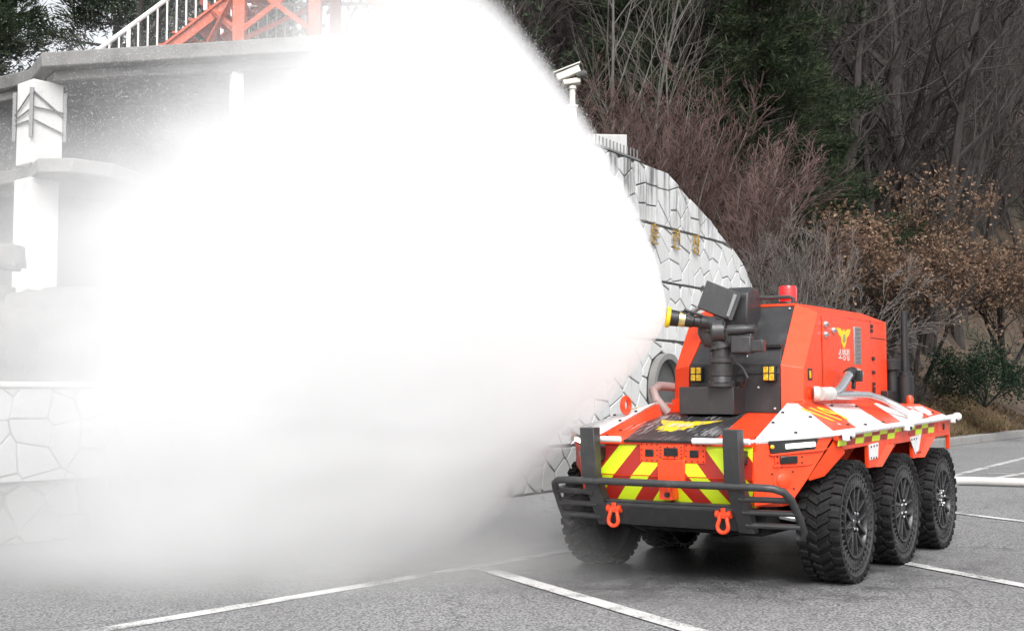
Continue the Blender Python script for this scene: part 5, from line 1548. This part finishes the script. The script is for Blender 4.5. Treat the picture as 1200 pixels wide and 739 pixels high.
# ---- dry grass, weeds and fallen leaves on the bank by the kerb
rg = np.random.default_rng(5)
N = 46000
t = rg.uniform(-16, 14, N); d = 0.4 + 6.0 * rg.random(N) ** 1.3
gx = KB[0] + KD[0] * t - KD[1] * d; gy = KB[1] + KD[1] * t + KD[0] * d
gzv = hill_h(gx, gy)
cl = np.sin(gx * 1.7 + 2 * np.sin(gy)) * np.sin(gy * 1.3) 
keep = (rg.random(N) < np.clip(.35 + cl, .05, 1)) & (gzv > 0)
P = np.stack([gx, gy, gzv], 1)[keep]; n = len(P)
up = np.stack([rg.normal(0, .5, n), rg.normal(0, .5, n), np.ones(n)], 1); up /= np.linalg.norm(up, axis=1, keepdims=True)
sd_ = np.cross(up, rg.normal(0, 1, (n, 3))); sd_ /= np.linalg.norm(sd_, axis=1, keepdims=True)
ht = rg.uniform(.10, .42, (n, 1)); wd = rg.uniform(.006, .016, (n, 1))
V = np.stack([P - sd_ * wd, P + sd_ * wd, P + up * ht + sd_ * wd * .3, P + up * ht - sd_ * wd * .3], 1).reshape(-1, 3)
tag(fast_mesh('dry_grass', V, np.arange(n * 4).reshape(n, 4), M_dry), 'dry brown grass and weeds on the bank beside the kerb', 'grass', kind='stuff')
N = 22000
t = rg.uniform(-16, 14, N); d = 0.3 + 14 * rg.random(N)
gx = KB[0] + KD[0] * t - KD[1] * d; gy = KB[1] + KD[1] * t + KD[0] * d
P = np.stack([gx, gy, hill_h(gx, gy) + .03], 1)
V, F = leaves_np(P, .13, .55, rg, 1, .01)
tag(fast_mesh('fallen_leaves', V, F, M_oak), 'fallen brown leaves scattered over the bank', 'leaves', kind='stuff')
# small leafless bushes on the bank
bs = shrub(91, 1.6, 8, 1.0, (M_twig, M_twig), rad=.012, up=.02)
c = None
for i, (tt, dd) in enumerate(((-3.5, 2.4), (0.6, 2.0), (2.6, 2.8), (4.6, 2.2), (6.5, 2.5), (-6, 2.3))):
    o = bs if i == 0 else copy_tree(bs)
    x, y = KB[0] + KD[0] * tt - KD[1] * dd, KB[1] + KD[1] * tt + KD[0] * dd
    plant_at(o, x, y, i * 1.3, .9 + .1 * (i % 3)); tag(o, ('low leafless bush on the bank hidden behind the vehicle tail', 'low leafless bush on the bank just right of the exhaust stack', 'low leafless bush on the bank below the evergreen shrub', 'low leafless bush on the bank right of the evergreen shrub', 'low leafless bush on the bank at the right edge of the photo', 'low leafless bush on the bank behind the housing')[i], 'bush', 'low bushes on the bank')

# ================================================================== WATER SPRAY
cr, sr = math.cos(VR_ANG), math.sin(VR_ANG)
NW = Vector((1.5033 + NOZ.x * cr - NOZ.y * sr, 9.404 + NOZ.x * sr + NOZ.y * cr, NOZ.z))
GZ = -NW.z + 0.015
def up_z(u): return min(2.06 * u ** 0.62, 3.6)
def lo_z(u): return -1.21 * u ** 0.80
def half_y(u): return min(1.15 * u ** 0.75, 1.75)
SPR = thing('water_spray', 'white fan of water fog bursting from the nozzle and filling the yard', 'water spray', NW)
rings = []
us = [0.012, 0.05, 0.1, 0.18, 0.3, 0.45, 0.65, 0.9, 1.2, 1.6, 2.0, 2.5, 3.0, 3.6, 4.2, 4.8, 5.4, 6.0, 6.4]
NA = 40
V = []
for u_ in us:
    a_, b_, hy = up_z(u_) * 1.10 + .03, lo_z(u_) * 1.12 - .03, half_y(u_) * 1.2 + .03
    cz, hz_ = (a_ + b_) / 2, (a_ - b_) / 2
    for i in range(NA):
        t = 2 * math.pi * i / NA
        c_, s_ = math.cos(t), math.sin(t)
        c_ = math.copysign(abs(c_) ** (0.5 if s_ < 0 else .85), c_)
        V.append((-u_, hy * c_, max(GZ, cz + hz_ * s_)))
Fq = [(i * NA + j, i * NA + (j + 1) % NA, (i + 1) * NA + (j + 1) % NA, (i + 1) * NA + j) for i in range(len(us) - 1) for j in range(NA)]
m = MB(); m.add(V, Fq, smooth=True); n0 = (len(us) - 1) * NA
m.add([V[i] for i in range(NA)], [tuple(range(NA))]); m.add([V[n0 + i] for i in range(NA)], [tuple(range(NA))[::-1]])

k = NT('water_fog')
P_ = k.coord('Object')
sx = k.n('SeparateXYZ'); k.put(sx.inputs[0], P_)
u_ = k.math('MAXIMUM', k.math('MULTIPLY', sx.outputs['X'], -1.0), 0.001)
upn = k.math('MULTIPLY', k.math('POWER', u_, 0.62), 2.06)
upn = k.math('MINIMUM', upn, 3.6)
lon = k.math('MULTIPLY', k.math('POWER', u_, 0.80), -1.21)
hyn = k.math('MINIMUM', k.math('MULTIPLY', k.math('POWER', u_, 0.75), 1.15), 1.75)
mid = k.math('MULTIPLY', k.math('ADD', upn, lon), 0.5)
hlf = k.math('MULTIPLY', k.math('SUBTRACT', upn, lon), 0.5)
qz = k.math('DIVIDE', k.math('SUBTRACT', sx.outputs['Z'], mid), hlf)
qy = k.math('DIVIDE', sx.outputs['Y'], hyn)
e = k.math('SQRT', k.math('ADD', k.math('MULTIPLY', qz, qz), k.math('MULTIPLY', qy, qy)))
# streaky breakup that follows the flow away from the nozzle
nrm = k.n('VectorMath', operation='NORMALIZE'); k.put(nrm.inputs[0], P_)
ln = k.n('VectorMath', operation='LENGTH'); k.put(ln.inputs[0], P_)
rr = ln.outputs['Value']
sc_v = k.n('VectorMath', operation='SCALE'); k.put(sc_v.inputs[0], nrm.outputs[0]); sc_v.inputs['Scale'].default_value = 9.0
cmb = k.n('CombineXYZ'); k.put(cmb.inputs[0], k.math('MULTIPLY', rr, 0.9))
adv = k.n('VectorMath', operation='ADD'); k.put(adv.inputs[0], sc_v.outputs[0]); k.put(adv.inputs[1], cmb.outputs[0])
n1 = k.noise(adv.outputs[0], 1.0, 3, 0.6)
n2 = k.noise(P_, 1.1, 3, 0.6)
ee = k.math('ADD', e, k.math('MULTIPLY', k.math('SUBTRACT', n1, 0.5), 0.16))
# softer under-side and far end, crisp upper edge
soft = k.smooth(qz, -0.6, 0.2, k.smooth(u_, 1.0, 2.6, 0.88, 0.60), 0.84)
core = k.smooth(ee, soft, 1.04, 1.0, 0.0)
Zc = sx.outputs['Z']
n3 = k.noise(P_, 3.2, 4, 0.65)
left = k.math('SUBTRACT', 4.78, k.math('MULTIPLY', k.math('MAXIMUM', k.math('SUBTRACT', Zc, 0.6), 0.0), 1.45))
left = k.math('SUBTRACT', left, k.math('MULTIPLY', k.math('MAXIMUM', k.math('SUBTRACT', -0.8, Zc) if False else k.math('SUBTRACT', k.math('MULTIPLY', Zc, -1.0), 0.8), 0.0), 0.75))
fl = k.math('SUBTRACT', u_, left)
fl = k.math('ADD', fl, k.math('MULTIPLY', k.math('SUBTRACT', n2, 0.5), 2.2))
fl = k.math('ADD', fl, k.math('MULTIPLY', k.math('SUBTRACT', n1, 0.5), 1.6))
fl = k.math('ADD', fl, k.math('MULTIPLY', k.math('SUBTRACT', n3, 0.5), 0.9))
fl = k.math('DIVIDE', fl, k.smooth(Zc, 0.6, 2.4, 1.0, 0.55))
fade = k.smooth(fl, -2.3, 1.5, 1.0, 0.0)
fade = k.math('MULTIPLY', fade, fade)
tail = k.math('MULTIPLY', k.smooth(fl, 0.6, 2.6, 0.19, 0.0), k.smooth(n2, 0.35, 0.65))
near = k.math('ADD', 1.35, k.math('DIVIDE', 1.6, k.math('ADD', u_, 0.08)))
den = k.math('MULTIPLY', k.math('ADD', k.math('MULTIPLY', fade, near), tail), core)
# thins out toward the wet ground
gh = k.math('ADD', sx.outputs['Z'], NW.z)
den = k.math('MULTIPLY', den, k.smooth(gh, 0.0, 0.5, 0.35, 1.0))
den = k.math('MULTIPLY', den, k.smooth(n1, 0.33, 0.66, 0.55, 1.35))
den = k.math('MULTIPLY', den, k.smooth(qz, -0.75, 0.15, 2.0, 1.0))
vol = k.n('VolumePrincipled', Anisotropy=0.0)
vol.inputs['Color'].default_value = (0.992, 0.9925, 0.994, 1)
k.put(vol.inputs['Density'], den)
k.t.links.new(vol.outputs[0], k.out.inputs['Volume'])
M_fog = k.m
fog = m.build('fog_cone', M_fog, SPR)
# low mist that rolls out over the asphalt
k = NT('ground_mist'); P_ = k.coord('Object')
sv = k.n('VectorMath', operation='MULTIPLY'); k.put(sv.inputs[0], P_); sv.inputs[1].default_value = (1 / 3.3, 1 / 2.3, 1 / 1.15)
ln = k.n('VectorMath', operation='LENGTH'); k.put(ln.inputs[0], sv.outputs[0])
q_ = k.math('ADD', ln.outputs['Value'], k.math('MULTIPLY', k.math('SUBTRACT', k.noise(P_, 1.3, 4, 0.6), 0.5), 0.5))
vol = k.n('VolumePrincipled', Anisotropy=0.0); vol.inputs['Color'].default_value = (0.996, 0.9965, 0.997, 1)
k.put(vol.inputs['Density'], k.smooth(q_, 0.15, 0.95, 0.95, 0.0)); k.t.links.new(vol.outputs[0], k.out.inputs['Volume'])
m = MB(); m.lathe([(1.0 * math.cos(R(a)), math.sin(R(a))) for a in range(0, 91, 9)], (0, 0, 0), (0, 0, 1), 40)
m.v = [(x * 3.3, y * 2.3, max(z, 0) * 1.15) for x, y, z in m.v]
m.build('low_mist', k.m, SPR, loc=(-3.0, -.1, GZ + .003))

# loose drops along the fringe and thinning out to the left
k = NT('water_drops')
d_ = k.n('BsdfPrincipled', Roughness=0.15); d_.inputs['Base Color'].default_value = (0.85, 0.87, 0.89, 1)
t_ = k.n('BsdfTranslucent'); t_.inputs[0].default_value = (0.85, 0.87, 0.89, 1)
mx = k.n('MixShader'); mx.inputs[0].default_value = 0.4
k.t.links.new(d_.outputs[0], mx.inputs[1]); k.t.links.new(t_.outputs[0], mx.inputs[2]); tr = k.n('BsdfTransparent'); m2 = k.n('MixShader'); m2.inputs[0].default_value = 0.35
k.t.links.new(mx.outputs[0], m2.inputs[1]); k.t.links.new(tr.outputs[0], m2.inputs[2]); k.t.links.new(m2.outputs[0], k.out.inputs['Surface'])
rg = np.random.default_rng(42)
N = 1700000
uu = 6.1 * rg.random(N) ** 0.85
th = rg.uniform(0, 2 * np.pi, N); ex = np.clip(rg.normal(0.92, 0.06, N), 0.3, 1.12)
inside = rg.random(N) < 0.35; ex = np.where(inside, np.sqrt(rg.random(N)), ex)
upu = np.minimum(2.06 * uu ** .62, 3.6); lou = -1.21 * uu ** .8; hyu = np.minimum(1.15 * uu ** .75, 1.75)
pz = (upu + lou) / 2 + (upu - lou) / 2 * np.sin(th) * ex
py = hyu * np.cos(th) * ex
lf = 4.7 - 1.3 * np.maximum(pz - .6, 0) - .75 * np.maximum(-pz - .8, 0); fl_ = uu - lf
prob = np.where(inside, np.clip((fl_ + .5) / .8, 0, 1) * np.clip((1.9 - fl_) / 1.5, 0, 1), np.clip((-fl_ + .6) / 1.5, 0, 1) * .5)
prob = np.where(inside, prob * np.clip((pz + .9) / .8, 0, 1), prob * (np.sin(th) > .3))
keep = (pz > GZ + .02) & (pz < 3.4) & (rg.random(N) < prob * 0.5)
P = np.stack([-uu, py, pz], 1)[keep]; n = len(P)
s_ = (0.0011 + 0.0013 * rg.random((n, 1)) ** 2.5)
tet = np.array([(1, 1, 1), (1, -1, -1), (-1, 1, -1), (-1, -1, 1)]) * 1.0
ang = rg.uniform(0, 6.28, n); ca, sa_ = np.cos(ang)[:, None], np.sin(ang)[:, None]
T = np.stack([tet[None, :, 0] * ca - tet[None, :, 1] * sa_, tet[None, :, 0] * sa_ + tet[None, :, 1] * ca, np.broadcast_to(tet[None, :, 2], (n, 4))], 2)
V = (P[:, None] + T * s_[:, None]).reshape(-1, 3)
F = (np.array([(0, 1, 2), (0, 3, 1), (0, 2, 3), (1, 3, 2)])[None] + (np.arange(n) * 4)[:, None, None]).reshape(-1, 3)
dr = tag(fast_mesh('water_drops', V, F, k.m, SPR), kind='stuff')
print('drops', n)
